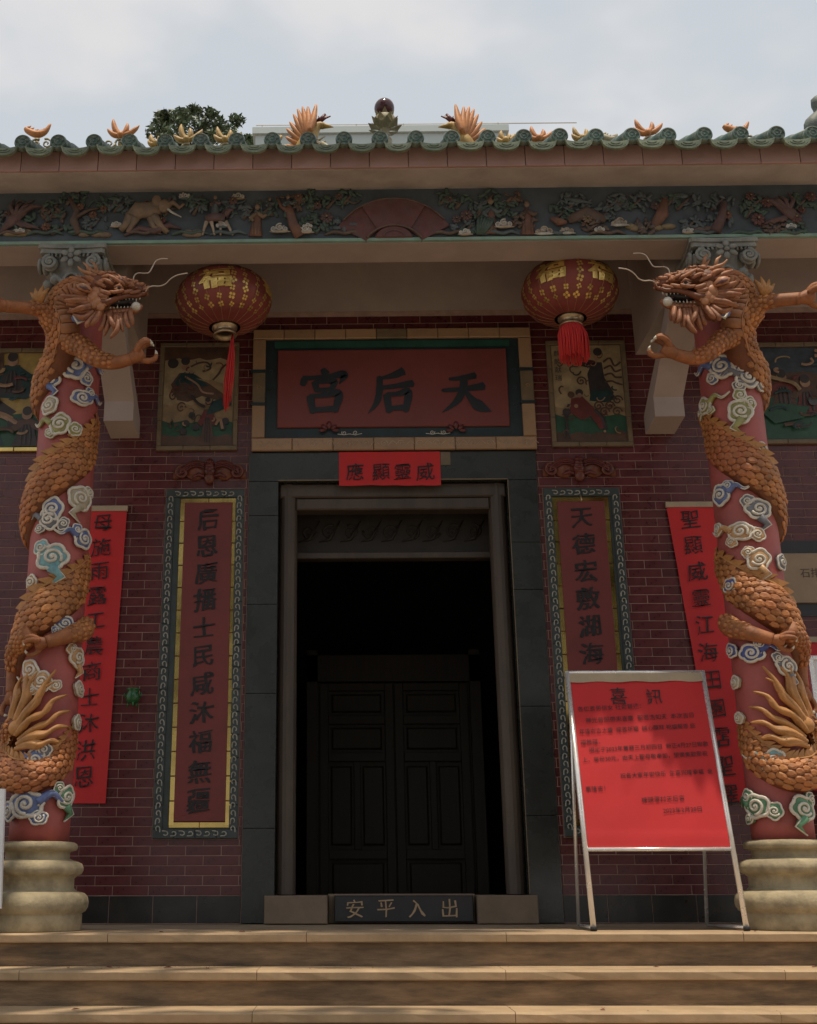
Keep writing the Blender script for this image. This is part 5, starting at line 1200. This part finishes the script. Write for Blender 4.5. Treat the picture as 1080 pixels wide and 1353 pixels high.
# ================================================================== PAPER BANNERS
def banner(name, x0, x1, z0, z1, lean, chars, cx0, cx1, zc0, zc1, label, y=-.022, m='redpaper2', size=.150, strip=True, n=None):
    t = empty(name, ((x0+x1)/2, 0, z0), label, 'banner', 'red paper banners on the brick wall')
    b = MB(); nx, nz = 6, 40; vs = []
    for j in range(nz+1):
        v = j/nz
        for i in range(nx+1):
            u = i/nx; vs.append((x0+(x1-x0)*u+lean*(1-v), y-.009*noise.noise(Vector((u*1.5+x0, v*7, x0)))-.003*noise.noise(Vector((u*6+x0, v*22, x0)))-.006*math.sin(u*PI), z0+(z1-z0)*v))
    b.add(vs, [(j*(nx+1)+i, j*(nx+1)+i+1, (j+1)*(nx+1)+i+1, (j+1)*(nx+1)+i) for j in range(nz) for i in range(nx)])
    b.build('paper_sheet', M[m], t, True)
    if strip: MB().box(x0-.004, x1+.004, y-.012, -.006, z1-.004, z1+.036).build('top_strip', M['paperback'], t)
    n = n or len(chars)
    for i, ch in enumerate(chars):
        u = i/(n-1) if n > 1 else 0; letter(ch, cx0+(cx1-cx0)*u, zc0+(zc1-zc0)*u, y-.0155, size, M['ink'], t, bold=.010, wob=.08, slant=.10, ext=.001)
    return t
banner('paper_banner', -2.345, -1.998, .790, 2.925, -.045, '母施雨露工農商士沐洪恩', -2.172, -2.200, 2.825, .970, 'long red paper banner with black characters between left column and the small green burner')
banner('paper_banner', 2.035, 2.39, .785, 2.925, .17, '聖顯威靈江海田園霑聖澤', 2.195, 2.262, 2.824, .83, 'long red paper banner with black characters between notice board and right column', m='redpaper2')
banner('paper_banner', 2.86, 3.22, .861, 1.90, .0, '', 0, 0, 0, 1, 'short red paper banner at the right edge behind the silver framed panel')
# stone plaque at right
t = empty('stone_plaque', (3.2, 0, 2.18), 'tan stone plaque with lines of small writing at the right edge behind the column', 'plaque')
MB().box(2.72, 4.05, -.012, -.005, 2.09, 2.66).build('plaque_border', M['inscr'], t); MB().box(2.76, 4.0, -.030, -.0125, 2.186, 2.560, ch=.005).build('plaque_slab', M['stoneplq'], t)
for i, (z, s_) in enumerate(((2.50, .05), (2.41, .075), (2.32, .065), (2.235, .05))):
    o = letter(['天后宮修建捐款芳名', '石排鎮塘尾村民眾信仰', '善男信女樂助建', '公元二零零年吉日立'][i], 3.33, z, -.032, s_, M['p_brown'], t, 'engraved_line', ext=.0006, bold=.004)
# silver framed panel
t = empty('silver_panel', (3.2, -.5, 0), 'silver framed grey panel standing at the right edge of the view', 'panel')
pX = at(1069, 890, -.55).x
MB().box(pX, pX+.03, -.58, -.55, .55, 1.70, ch=.004).box(pX+.03, pX+.7, -.58, -.55, 1.67, 1.70, ch=.004).box(pX+.67, pX+.70, -.58, -.55, .55, 1.67, ch=.004).box(pX+.03, pX+.67, -.58, -.55, .55, .58, ch=.004).build('panel_frame', M['steel'], t)
MB().box(pX+.03, pX+.67, -.570, -.556, .58, 1.67).build('panel_sheet', M['wall_paper'], t)
for x in (pX, pX+.67): MB().box(x, x+.03, -.58, -.55, .001, .549).build('panel_leg', M['steel'], t)
# white sheet at left
t = empty('white_board', (-2.75, -1.6, 0), 'white board whose slanted edge just enters at the left beside the column base', 'board')
xe = at(4, 1160, -1.5).x
b = MB(); b.prism([(xe, .13), (xe-.03, .78), (xe-.6, .78), (xe-.6, .13)], -1.50, -1.47); o = b.build('board_sheet', M['wall_paper'], t)
for x in (xe-.10, xe-.55): MB().box(x-.02, x+.02, -1.468, -1.44, .001, .75).build('board_leg', M['steel'], t)

# ================================================================== INCENSE BURNER
p = at(176, 925, -.05)
t = empty('incense_burner', (p.x, -.06, p.z-.05), 'small green ceramic incense pot with sticks fixed on the brick wall', 'incense burner')
b = MB(); b.lathe([(.020,-.045), (.038,-.040), (.050,-.015), (.050,.010), (.040,.030), (.036,.040), (.048,.050), (.050,.058), (.044,.060), (.038,.045)], (p.x, -.065, p.z+.02), 24); b.build('pot', M['greenglaze'], t, True)
for i in range(3): a = i*2.1+.8; MB().tube([(p.x+.03*math.cos(a), -.065+.03*math.sin(a), p.z-.015), (p.x+.038*math.cos(a), -.065+.038*math.sin(a), p.z-.05)], [.010, .006], 7).build('pot_foot', M['greenglaze'], t, True)
for e in (-1, 1): b = MB(); b.tube([(p.x+e*.045, -.07, p.z+.015), (p.x+e*.062, -.07, p.z+.03), (p.x+e*.055, -.07, p.z+.052)], .006, 6); b.build('pot_handle', M['greenglaze'], t, True)
MB().box(p.x-.03, p.x+.03, -.03, -.005, p.z-.02, p.z+.04).build('bracket', M['brass'], t)
b = MB(); b.ball((p.x, -.065, p.z+.066), (.040, .040, .008), 10, 5); b.build('ash', M['paperback'], t, True)
for i in range(6): dx = rnd.uniform(-.035, .035); MB().tube([(p.x+dx*.4, -.065, p.z+.06), (p.x+dx, -.065+rnd.uniform(-.02,.02), p.z+.13+rnd.uniform(0,.05))], .0018, 4).build('incense_stick', M['incense'], t)

# ================================================================== LANTERNS
def lantern(cx, cy, cz, label, charset, long_tassel, tilt):
    t = empty('lantern', (cx, cy, cz), label, 'lantern', 'red lanterns under the porch ceiling')
    RX, RZ = .346, .222; n = 48; m_ = 20; sc_ = 1.0
    rot = Matrix.Rotation(tilt, 3, 'Y'); C0 = Vector((cx, cy, cz))
    def S(a, e, lift=0):   # a azimuth (0 = toward the street), e elevation
        f_ = abs(math.cos(a*11+PI*.0)); puff = 1-.012*(1-f_)
        r = (RX*puff+lift)*(max(0, math.cos(e))**.85); return C0 + rot @ Vector((r*math.sin(a), -r*math.cos(a), (RZ+lift)*math.sin(e)))
    e0, e1 = -1.30, 1.30; na = 132
    b = MB(); vs = [S(2*PI*k/na, e0+(e1-e0)*i/m_) for i in range(m_+1) for k in range(na)]
    b.add(vs, [(i*na+k, i*na+(k+1) % na, (i+1)*na+(k+1) % na, (i+1)*na+k) for i in range(m_) for k in range(na)]); b.build('lantern_shade', M['lantern'], t, True)
    for k in range(22):
        a = 2*PI*(k+.5)/22+PI/22; b = MB(); b.tube([S(a, e0+(e1-e0)*i/16, .002) for i in range(17)], .0015, 5); b.build('lantern_rib', M['rib'], t, True)
    def stamp(me_fn, a0, e_0, nm, mt):
        pass
    def wrap(me, a0, ec, nm):
        me = me.copy(); e_s = .06
        for v in me.vertices:
            x, y, z = v.co; ee = ec+z/RZ*.72; v.co = S(a0+x/(RX*max(.4, math.cos(ec))), ee, .006-y)
        o = link(nm, me, t); o.data.materials.clear(); o.data.materials.append(M['gold'])
    for ch, a0, ec, sz in charset: wrap(text_mesh(ch, sz, M['gold'], bold=.040, ext=.001, wob=.05, slant=.06), a0, ec, 'gold_character')
    b = MB(); 
    for row, e_ in enumerate((.70, .45, .20, -.05, -.30, -.54, -.78)):
        for k in range(22):
            a = 2*PI*(k+(.5 if 0 else 0))/22+PI/22+2*PI/44
            if any(abs((a-a0+PI) % (2*PI)-PI) < .34 and e_ > ec-.42 for _, a0, ec, _ in charset): continue
            s_ = rnd.uniform(.020, .028)*math.cos(e_)**.5; a += rnd.uniform(-.03, .03); r0_ = rnd.uniform(0, PI/2)
            for q in range(4):
                an = q*PI/2+r0_; aa = a+s_*.62*math.cos(an)/(RX*math.cos(e_)); ee = e_+s_*.62*math.sin(an)/RZ
                d1 = s_*.42; pp_ = []
                for w_ in range(6): a3 = w_*PI/3; pp_.append(S(aa+d1*math.cos(a3)/(RX*math.cos(e_)), ee+d1*math.sin(a3)/RZ, .003))
                b.add(pp_, [tuple(range(6))])
    o = b.build('gold_blossoms', M['gold'], t); tag(o, kind='stuff')
    for sgn in (-1, 1):
        b = MB(); prof = [(.085, .20), (.092, .205), (.092, .222), (.080, .226), (.078, .262), (.086, .268), (.086, .278), (.070, .280), (.066, .205)]
        vs = []; nn = 28
        for r, z in prof:
            for k in range(nn): a = 2*PI*k/nn; vs.append(C0+rot @ Vector((r*math.cos(a), r*math.sin(a), sgn*z)))
        b.add(vs, [(i*nn+k, i*nn+(k+1) % nn, ((i+1) % len(prof))*nn+(k+1) % nn, ((i+1) % len(prof))*nn+k) for i in range(len(prof)) for k in range(nn)])
        o = b.build('lantern_ring', M['brass'], t, True); fixn(o.data)
    b = MB(); b.tube([C0+rot @ Vector((0, 0, .27)), Vector((cx, cy, 5.02))], .004, 6); b.tube([C0+rot @ Vector((-.08, 0, .27)), C0+rot @ Vector((0, 0, .31)), C0+rot @ Vector((.08, 0, .27))], .003, 5); b.build('hanging_wire', M['mouth'], t)
    b = MB()
    if long_tassel:
        q = C0+rot @ Vector((.055, 0, -.27))
        for i in range(34):
            dx, dy = rnd.gauss(0, .011), rnd.gauss(0, .011); L_ = rnd.uniform(.50, .60)
            b.tube([q+Vector((dx*.2, dy*.2, 0)), q+Vector((dx*1.0-.006, dy, -.16)), q+Vector((dx*1.6-.02, dy*1.6, -.36)), q+Vector((dx*1.2-.030, dy, -L_))], [.003, .0035, .0035, .002], 4)
    else:
        for i in range(80):
            a = 2*PI*i/80; r0 = .072; r1 = .088+rnd.uniform(-.008, .010); q = C0+rot @ Vector((r0*math.cos(a), r0*math.sin(a), -.268))
            q1 = Vector((cx+r1*1.08*math.cos(a), cy+r1*1.08*math.sin(a), q.z-.13)); b.tube([q, (q+q1)/2+Vector((.012*math.cos(a), .012*math.sin(a), 0)), q1, q1+Vector((rnd.uniform(-.004,.004), 0, -.13+rnd.uniform(-.02,.012)))], [.0048, .0052, .0048, .0035], 4)
    b.build('tassel', M['tassel'], t, True)
pl = at(296, 398, -.75); prr = at(753, 386, -.75)
lantern(pl.x, -.75, pl.z, 'red lantern on the left with one gold character and long thin tassel', [('福', -.10, .04, .235), ('福', 1.30, .17, .19), ('福', -1.6, .2, .17)], True, R(-3))
lantern(prr.x, -.75, prr.z, 'red lantern on the right with two gold characters and a full hanging fringe', [('福', -.60, .05, .225), ('福', .50, .06, .225), ('福', 1.8, .2, .17)], False, R(2))
# thin wire strung along under the beam
for a, c_ in (((0, 345), (65, 351)), ((150, 352), (214, 340)), ((825, 338), (905, 348)), ((985, 346), (1080, 330))):
    pass

# ================================================================== NOTICE BOARD (A-frame)
t = empty('notice_board', (1.45, -1.2, 0), 'steel A-frame board with a handwritten red notice, standing before the right couplet', 'notice board')
TL, TR = Vector((1.020, -1.02, 1.515)), Vector((1.865, -1.02, 1.515)); BL, BR = Vector((1.012, -1.335, .008)), Vector((1.868, -1.335, .008))
def lerp(a, b_, u): return a+(b_-a)*u
fs_ = .016
for a, c_ in ((TL, BL), (TR, BR)): b = MB(); b.tube([a, c_], fs_, 12); b.build('front_leg', M['steel'], t, True); MB().tube([c_+Vector((0, 0, .016)), c_-Vector((0, 0, .006))], fs_+.003, 12).build('foot_cap', M['rubber'], t, True)
for a, s_ in ((TL, 1), (TR, -1)): b = MB(); e = a+Vector((s_*.02, .04, -.03)); g_ = Vector((e.x+s_*.01, -.70, .010)); b.tube([e, g_], .011, 10); b.build('back_leg', M['steel'], t, True); b = MB(); c_ = BL if s_ > 0 else BR; b.tube([g_, Vector((c_.x, c_.y+.02, .02))], .009, 8); b.build('side_rail', M['steel'], t, True)
b = MB(); b.tube([TL-Vector((.012,0,0)), TR+Vector((.012,0,0))], .013, 12); b.build('top_bar', M['steel'], t, True)
u_ = .710; ML, MR = lerp(TL, BL, u_), lerp(TR, BR, u_)
b = MB(); b.tube([ML, MR], .012, 12); b.build('middle_bar', M['steel'], t, True)
dn = (BL-TL).normalized(); nrm = Vector((0, dn.z, -dn.y)).normalized(); nrm = nrm if nrm.y < 0 else -nrm   # toward the street
def BP(u, v, lift=0): return lerp(lerp(TL, TR, u), lerp(ML, MR, u), v)+nrm*lift
b = MB(); nx, ny = 30, 36; vs = []
for j in range(ny+1):
    for i in range(nx+1):
        u = .018+.964*i/nx; v = .045+.945*j/ny; w_ = noise.noise(Vector((u*3+v*5, v*2-u, 1.3)))*.0042+noise.noise(Vector((u*14, v*5, 4)))*.0014+.004*math.exp(-((v-.93-.01*u)/.012)**2)
        vs.append(BP(u, v, .006+w_))
b.add(vs, [(j*(nx+1)+i, (j+1)*(nx+1)+i, (j+1)*(nx+1)+i+1, j*(nx+1)+i+1) for j in range(ny) for i in range(nx)]); b.build('red_sheet', M['redpaper'], t, True)
b = MB(); q = [BP(.012, .01, -.004), BP(.988, .01, -.004), BP(.988, .995, -.004), BP(.012, .995, -.004)]; q2 = [x_-nrm*.006 for x_ in q]; b.add(q+q2, [(0,3,2,1), (4,5,6,7), (0,1,5,4), (1,2,6,5), (2,3,7,6), (3,0,4,7)]); b.build('backing_panel', M['paperback'], t)
b = MB(); vs = []
for i in range(21): vs += [BP(.012+.976*i/20, .008, .010), BP(.012+.976*i/20, .062+.004*math.sin(i*1.1)-.004*i/20, .013+.002*math.sin(i))]
b.add(vs, [(2*i, 2*i+1, 2*i+3, 2*i+2) for i in range(20)]); b.build('paper_fold', M['paperback'], t)
WB = (TR-TL).length; HB = (ML-TL).length; tiltx = math.atan2(TL.y-BL.y, TL.z-BL.z)
def btext(s, u, v, size, align='LEFT', bold=0, nm='written_line', wob=.035, slant=.05):
    me = text_mesh(s, size, M['ink'], bold=bold, ext=.0002, wob=wob, slant=slant, align=align)
    o = link(nm, me, t); p_ = BP(u, v, .0112); o.location = Vector(o.location)+p_; o.rotation_euler = (-tiltx, 0, 0); return o
btext('喜', .355, .145, .112, 'CENTER', .004, 'written_character', .08); btext('訊', .615, .150, .108, 'CENTER', .003, 'written_character', .10)
lines = [('各位善男信女 社会賢達：', .045, .225, .037), ('神光普照帶来喜慶  聖恩浩如天  本次吉日', .095, .292, .037), ('年逢在吉大慶  接善祈福  誠心膜拜 祀福報恩 庇', .040, .356, .0345), ('福無疆。', .040, .418, .036),
 ('現定于2023年農曆三月初四日  新正4月27日聯歡', .095, .462, .0345), ('上、每份30元，由天上聖母敬奉如，望廣集歡聚祝', .040, .518, .0345), ('祝各大家年安快乐  生意兴隆幸福  全', .295, .608, .0345), ('事隆吉！', .040, .682, .036), ('塘頭潭村天后宮', .420, .742, .037), ('2023年2月20日', .560, .800, .036)]
for s_, u, v, sz in lines: o_ = btext(s_, u, v, sz*1.0, 'LEFT', .0); tag(o_, kind='stuff')

# ================================================================== RIDGE ORNAMENTS
def RP(px, py, Y=1.0): return at(px, py, Y)
b0 = empty('ridge_pearl', RP(508, 190), 'dark plum ball on a lotus flower at the middle of the roof ridge', 'ridge ornament')
c0 = RP(508, 143); MB().ball(c0, .095, 28, 18).build('ball', M['plum'], b0, True)
for ring, (zz_, rr_, up_, n_) in enumerate(((-.15, .06, .12, 6), (-.20, .09, .10, 8), (-.25, .12, .07, 9))):
    for i in range(n_):
        a = 2*PI*i/n_+ring*.4; d = Vector((math.sin(a), -math.cos(a), 0)); sd_ = Vector((math.cos(a), math.sin(a), 0)); z0_ = c0+Vector((0, 0, zz_))
        b = MB(); A_ = [z0_+d*.03, z0_+d*rr_+sd_*.045+Vector((0,0,.02)), z0_+d*(rr_+.045)+Vector((0,0,up_*.8)), z0_+d*rr_-sd_*.045+Vector((0,0,.02)), z0_+d*(rr_-.01)+Vector((0,0,.03))]
        b.add(A_, [(0,1,4), (1,2,4), (2,3,4), (3,0,4), (0,3,2,1)]); b.build('lotus_petal', M['lotus'], b0)
b = MB(); b.lathe([(.05,-.88), (.07,-.36), (.03,-.30), (.05,-.24), (.09,-.20), (.10,-.12), (.07,-.09)], c0, 20); b.build('lotus_stem', M['lotus'], b0, True)
def phoenix(s, label):
    cxp = 508.5
    X_ = lambda px: px if s < 0 else 2*510-px
    P = lambda px, py, dy=0: RP(X_(px), py, 1.0+dy)
    t = empty('phoenix_ornament', P(405, 200), label, 'phoenix ornament', 'glazed phoenixes on the roof ridge')
    b = MB(); b.tube(crom([tuple(P(395,205)), tuple(P(405,190)), tuple(P(414,176)), tuple(P(421,166)), tuple(P(428,167))], 3), [.05,.07,.08,.085,.08,.07,.055,.045,.04,.038,.036,.034,.03], 10)
    b.tube([P(426,166), P(434,167), P(441,168)], [.034, .018, .003], 8); b.build('phoenix_body', M['ochreglaze'], t, True)
    b = MB(); b.tube([P(422,163), P(426,156), P(430,151)], [.012,.02,.012], 6)
    for i in range(5): b.tube([P(418+i*1.5,161), P(422+i*2,156), P(421+i*4,153.5)], [.012,.012,.006], 5)
    b.build('phoenix_crest', M['bat2'], t, True)
    tips = [(378,203,.0), (377,192,0), (378,181,0), (379,170,0), (383,161,0), (388,151,0), (393.5,144,0), (400,141,0), (407,141,0), (418,138,0)]
    for i, (tx, ty, _) in enumerate(tips):
        bx, by = 404+i*.6, 196-i*2.6; mx_, my_ = (bx+tx)/2-2+i*.3, (by+ty)/2+1.5
        b = MB(); P_ = crom([tuple(P(bx,by,-.01*i)), tuple(P(mx_,my_,-.008*i)), tuple(P(tx,ty,-.004*i))], 4); n_ = len(P_)
        b.tube(P_, [.034*math.sin(PI*(.25+.7*k/(n_-1)))+.003 for k in range(n_)], 6, 0, ((0,1,0), .5)); b.build('feather', M['feather'], t, True)
    b = MB()
    for i in range(5): b.tube([P(412+i*3,180+i*4), P(420+i*3,186+i*4), P(430+i,180+i*6)], [.02,.016,.004], 6)
    b.tube([P(424,190), P(436,196), P(430,204), P(420,206)], [.03,.03,.03,.03], 8); b.tube([P(404,200), P(406,262)], [.06,.05], 8)
    b.build('breast_plumes', M['lotus'], t, True)
phoenix(-1, 'glazed phoenix with fanned orange feathers left of the ridge ball'); phoenix(1, 'glazed phoenix with fanned orange feathers right of the ridge ball')
def flame(px, py, w_, h_, label, m='feather', kind=0):
    t = RP(px, py); o = empty('ridge_curl', t, label, 'ridge ornament', 'glazed curls along the roof ridge'); b = MB(); q = .0074
    rr = random.Random(int(px))
    if kind == 0:   # upward curved crescent with a scalloped crest
        P_ = crom([(t.x-w_*q*.55, t.y, t.z+h_*q*.42), (t.x-w_*q*.38, t.y, t.z+.02), (t.x-w_*q*.02, t.y, t.z-h_*q*.10), (t.x+w_*q*.32, t.y, t.z+.12*h_*q), (t.x+w_*q*.52, t.y, t.z+h_*q*.75)], 4)
        b.tube(P_, [.006+.030*math.sin(PI*min(1, .12+.85*i/16)) for i in range(17)], 8)
        for i in (3, 5, 7, 9, 11): p_ = Vector(P_[i]); b.tube([p_, p_+Vector((.012, -.01, .030)), p_+Vector((.030, 0, .052))], [.018, .014, .003], 6)
    else:
        for i, a0 in enumerate((158, 118, 70, 30)):
            a = R(a0+rr.uniform(-8, 8)); L_ = h_*q*(1.15 if i in (1, 3) else .85); d = Vector((math.cos(a), 0, math.sin(a))); e = Vector((-d.z, 0, d.x))*(.02 if i < 2 else -.02); o_ = Vector((t.x, t.y, t.z-.03))
            b.tube(crom([tuple(o_), tuple(o_+d*L_*.4+e), tuple(o_+d*L_*.8+e*.3), tuple(o_+d*L_-e*.5)], 3), [.024, .026, .028, .028, .027, .024, .020, .014, .009, .005][:10], 7)
        b.ball((t.x, t.y-.02, t.z-.03), .035, 8, 6)
    b.build('curl_body', M[m], o, True)
    b = MB(); 
    for i in range(3): spiral(b, t.x+(-.10+.10*i), t.z-.13, .055, t.y-.02, 1.5, .012, 0, i, 1 if i % 2 else -1, 14)
    b.build('curl_cloud', M['lotus'], o, True)
    MB().tube([(t.x, t.y, t.z-.62), (t.x, t.y, t.z-.06)], [.04, .02], 8).build('curl_stem', M['ochreglaze'], o, True)
flame(50, 176, 30, 18, 'orange crescent curl at the far left of the ridge'); flame(160, 176, 22, 24, 'forked orange curl on the left part of the ridge, second from the edge', kind=1)
flame(207, 187, 12, 14, 'small forked curl left of the long yellow curl', m='ochreglaze', kind=1); flame(247, 182, 26, 22, 'wide yellow curl in front of the dark tree', m='ochreglaze', kind=1); flame(298, 182, 22, 20, 'yellow curl with two horns at the right edge of the dark tree', m='ochreglaze', kind=1); flame(362, 185, 20, 8, 'low yellow curl just left of the left phoenix', m='ochreglaze')
flame(668, 183, 14, 14, 'small curl just right of the right phoenix', m='ochreglaze', kind=1); flame(712, 180, 24, 18, 'orange curl second to the right of the right phoenix', kind=1); flame(770, 180, 24, 18, 'yellow curl between two forked ones, right of the middle of the ridge', m='ochreglaze', kind=1); flame(855, 173, 26, 22, 'tall forked orange curl on the right part of the ridge', kind=1); flame(806, 184, 18, 10, 'low pale curl right of the middle of the ridge', m='lotus'); flame(974, 172, 30, 16, 'orange crescent curl near the right end of the ridge')
t = empty('ridge_end_ornament', (3.85, .5, 6.3), 'dark grey green carved end piece of the ridge at the right edge', 'ridge ornament')
b = MB(); A = lambda px, py: at(px, py, .5)
b.tube(crom([tuple(A(1072,215)), tuple(A(1076,185)), tuple(A(1074,168)), tuple(A(1083,150)), tuple(A(1080,135)), tuple(A(1092,124))], 4), [.10,.10,.10,.09,.08,.07,.06,.07,.08,.08,.07,.06,.05,.05,.05,.055,.06,.05,.04,.03,.01], 8)
b.tube([A(1070,188), A(1066,178), A(1068,168)], [.04,.035,.01], 7); b.tube([A(1090,190), A(1100,170), A(1110,160)], [.14,.12,.08], 8); b.build('carved_scroll', M['greyorn'], t, True)
MB().box(3.8, 4.15, .42, .58, 6.0, 6.45).build('ornament_foot', M['greyorn'], t)

# ================================================================== BACKGROUND
rb = empty('rear_building', (1, 9, -1.2), 'pale flat roofed building behind the temple, only its parapet showing', 'building')
def Q(px, py): return at(px, py, 8.0)
xl, xr = Q(338, 170).x, Q(668, 170).x; zt = Q(500, 168.5).z
MB().box(xl, xr, 8.0, 14, -1.2, zt-.12).build('wall', M['concrete'], rb); MB().box(xl-.05, xr+.05, 7.95, 14.05, zt-.118, zt).build('parapet_cap', M['concrete'], rb)
rl = MB(); rl.tube([(xl, 8.1, zt+.14), (xr+1.2, 8.1, zt+.12)], .008, 5)
for i in range(6): x = xl+.1+(xr-xl-.2)*i/5; rl.tube([(x, 8.1, zt), (x, 8.1, zt+.14)], .008, 5)
rl.build('railing', M['wire'], rb)
for i in range(4): x = xl+.8+i*1.3; MB().box(x, x+.6, 7.97, 7.999, zt-3.0, zt-1.8).build('window', M['mouth'], rb)
def leaf_mesh():
    return None
def tree(base, H, crown_c, crown_r, n, label, seed, ls=.16, group=None, ncl=26):
    rr = random.Random(seed); t = empty('tree', base, label, 'tree', group)
    base = Vector(base); cc = Vector(crown_c); b = MB()
    P_ = crom([tuple(base), tuple(base.lerp(cc, .45)+Vector((rr.uniform(-.2,.2), 0, 0))), tuple(cc)], 5); b.tube(P_, [H*.028*(1-.07*i) for i in range(len(P_))], 9)
    cl = []
    for i in range(ncl):
        while True:
            q = Vector((rr.uniform(-1,1), rr.uniform(-1,1), rr.uniform(-1,1)))
            if .2 < q.length < 1: break
        q = q.normalized()*q.length**.5
        c_ = cc+Vector((q.x*crown_r[0], q.y*crown_r[1], q.z*crown_r[2])); cl.append((c_, rr.uniform(.14, .30)*(26/ncl)**.33))
        if i % 2 == 0: m_ = (cc+c_)/2+Vector((0, 0, -.1*H*.2)); b.tube([base.lerp(cc, .7), m_, c_], [H*.012, H*.008, H*.003], 6)
    b.build('trunk', M['bark'], t, True)
    f_ = MB()
    for i in range(n):
        c_, k = cl[rr.randrange(len(cl))]; d = Vector((rr.gauss(0,1), rr.gauss(0,1), rr.gauss(0,1))).normalized()*(rr.random()**.4)
        p_ = c_+Vector((d.x*crown_r[0]*k, d.y*crown_r[1]*k, d.z*crown_r[2]*k)); a = Vector((rr.gauss(0,1), rr.gauss(0,1), rr.gauss(0,.6))).normalized(); c2 = a.cross(Vector((rr.gauss(0,1), rr.gauss(0,1), rr.gauss(0,1)))).normalized()
        l_ = ls*rr.uniform(.6, 1.2); f_.add([p_-a*l_, p_+c2*l_*.35, p_+a*l_, p_-c2*l_*.35], [(0,1,2,3)])
    o = f_.build('crown', M['leaf_hazy'] if ls < .1 else M['leaf'], t); return t
ct = at(268, 192, 12.0); tree((ct.x, 12, -1.22), 14, (ct.x-.05, 12, ct.z-.42), (1.40, 1.4, .84), 7500, 'dark leafy tree top rising behind the left part of the roof', 8, .085, None, 70)
# trees of the yard behind the viewer: they shade the steps and show in the glazes
tree((5.2, -14.5, -1.22), 9, (4.8, -14.0, 6.0), (4.6, 3.0, 3.6), 9000, 'tall tree of the yard, nearer the right end of the steps', 11, .30, 'trees of the yard in front of the temple')
tree((-2.0, -17.5, -1.22), 9, (-1.0, -17.0, 5.2), (5.0, 3.0, 3.8), 9000, 'tall tree of the yard, standing farthest from the steps', 12, .30, 'trees of the yard in front of the temple')

tree((-5.6, -6.5, -1.22), 9, (-1.9, -3.6, 9.4), (4.4, 2.5, 1.3), 2300, 'spreading tree beside the steps whose high branches reach over them', 13, .20, 'trees of the yard in front of the temple')

r9 = random.Random(4); b = MB()      # dry leaves and grit dropped on the treads
for i in range(46):
    k = r9.choice([0, 0, 1, 1, 2, 2, 3]); x_ = r9.uniform(-2.9, 3.1); y_ = YE-k*TREAD+r9.uniform(.03, .22); z_ = -k*RISE+.003; a_ = r9.uniform(0, 6); l_ = r9.choice([.006, .008, .02, .028])
    d_ = Vector((math.cos(a_)*l_, math.sin(a_)*l_, 0)); e_ = Vector((-d_.y*.4, d_.x*.4, l_*.25)); c_ = Vector((x_, y_, z_)); b.add([c_-d_, c_+e_, c_+d_, c_-e_+Vector((0, 0, l_*.5))], [(0, 1, 2, 3)])
tag(b.build('leaf_litter', M['incense']), kind='stuff')
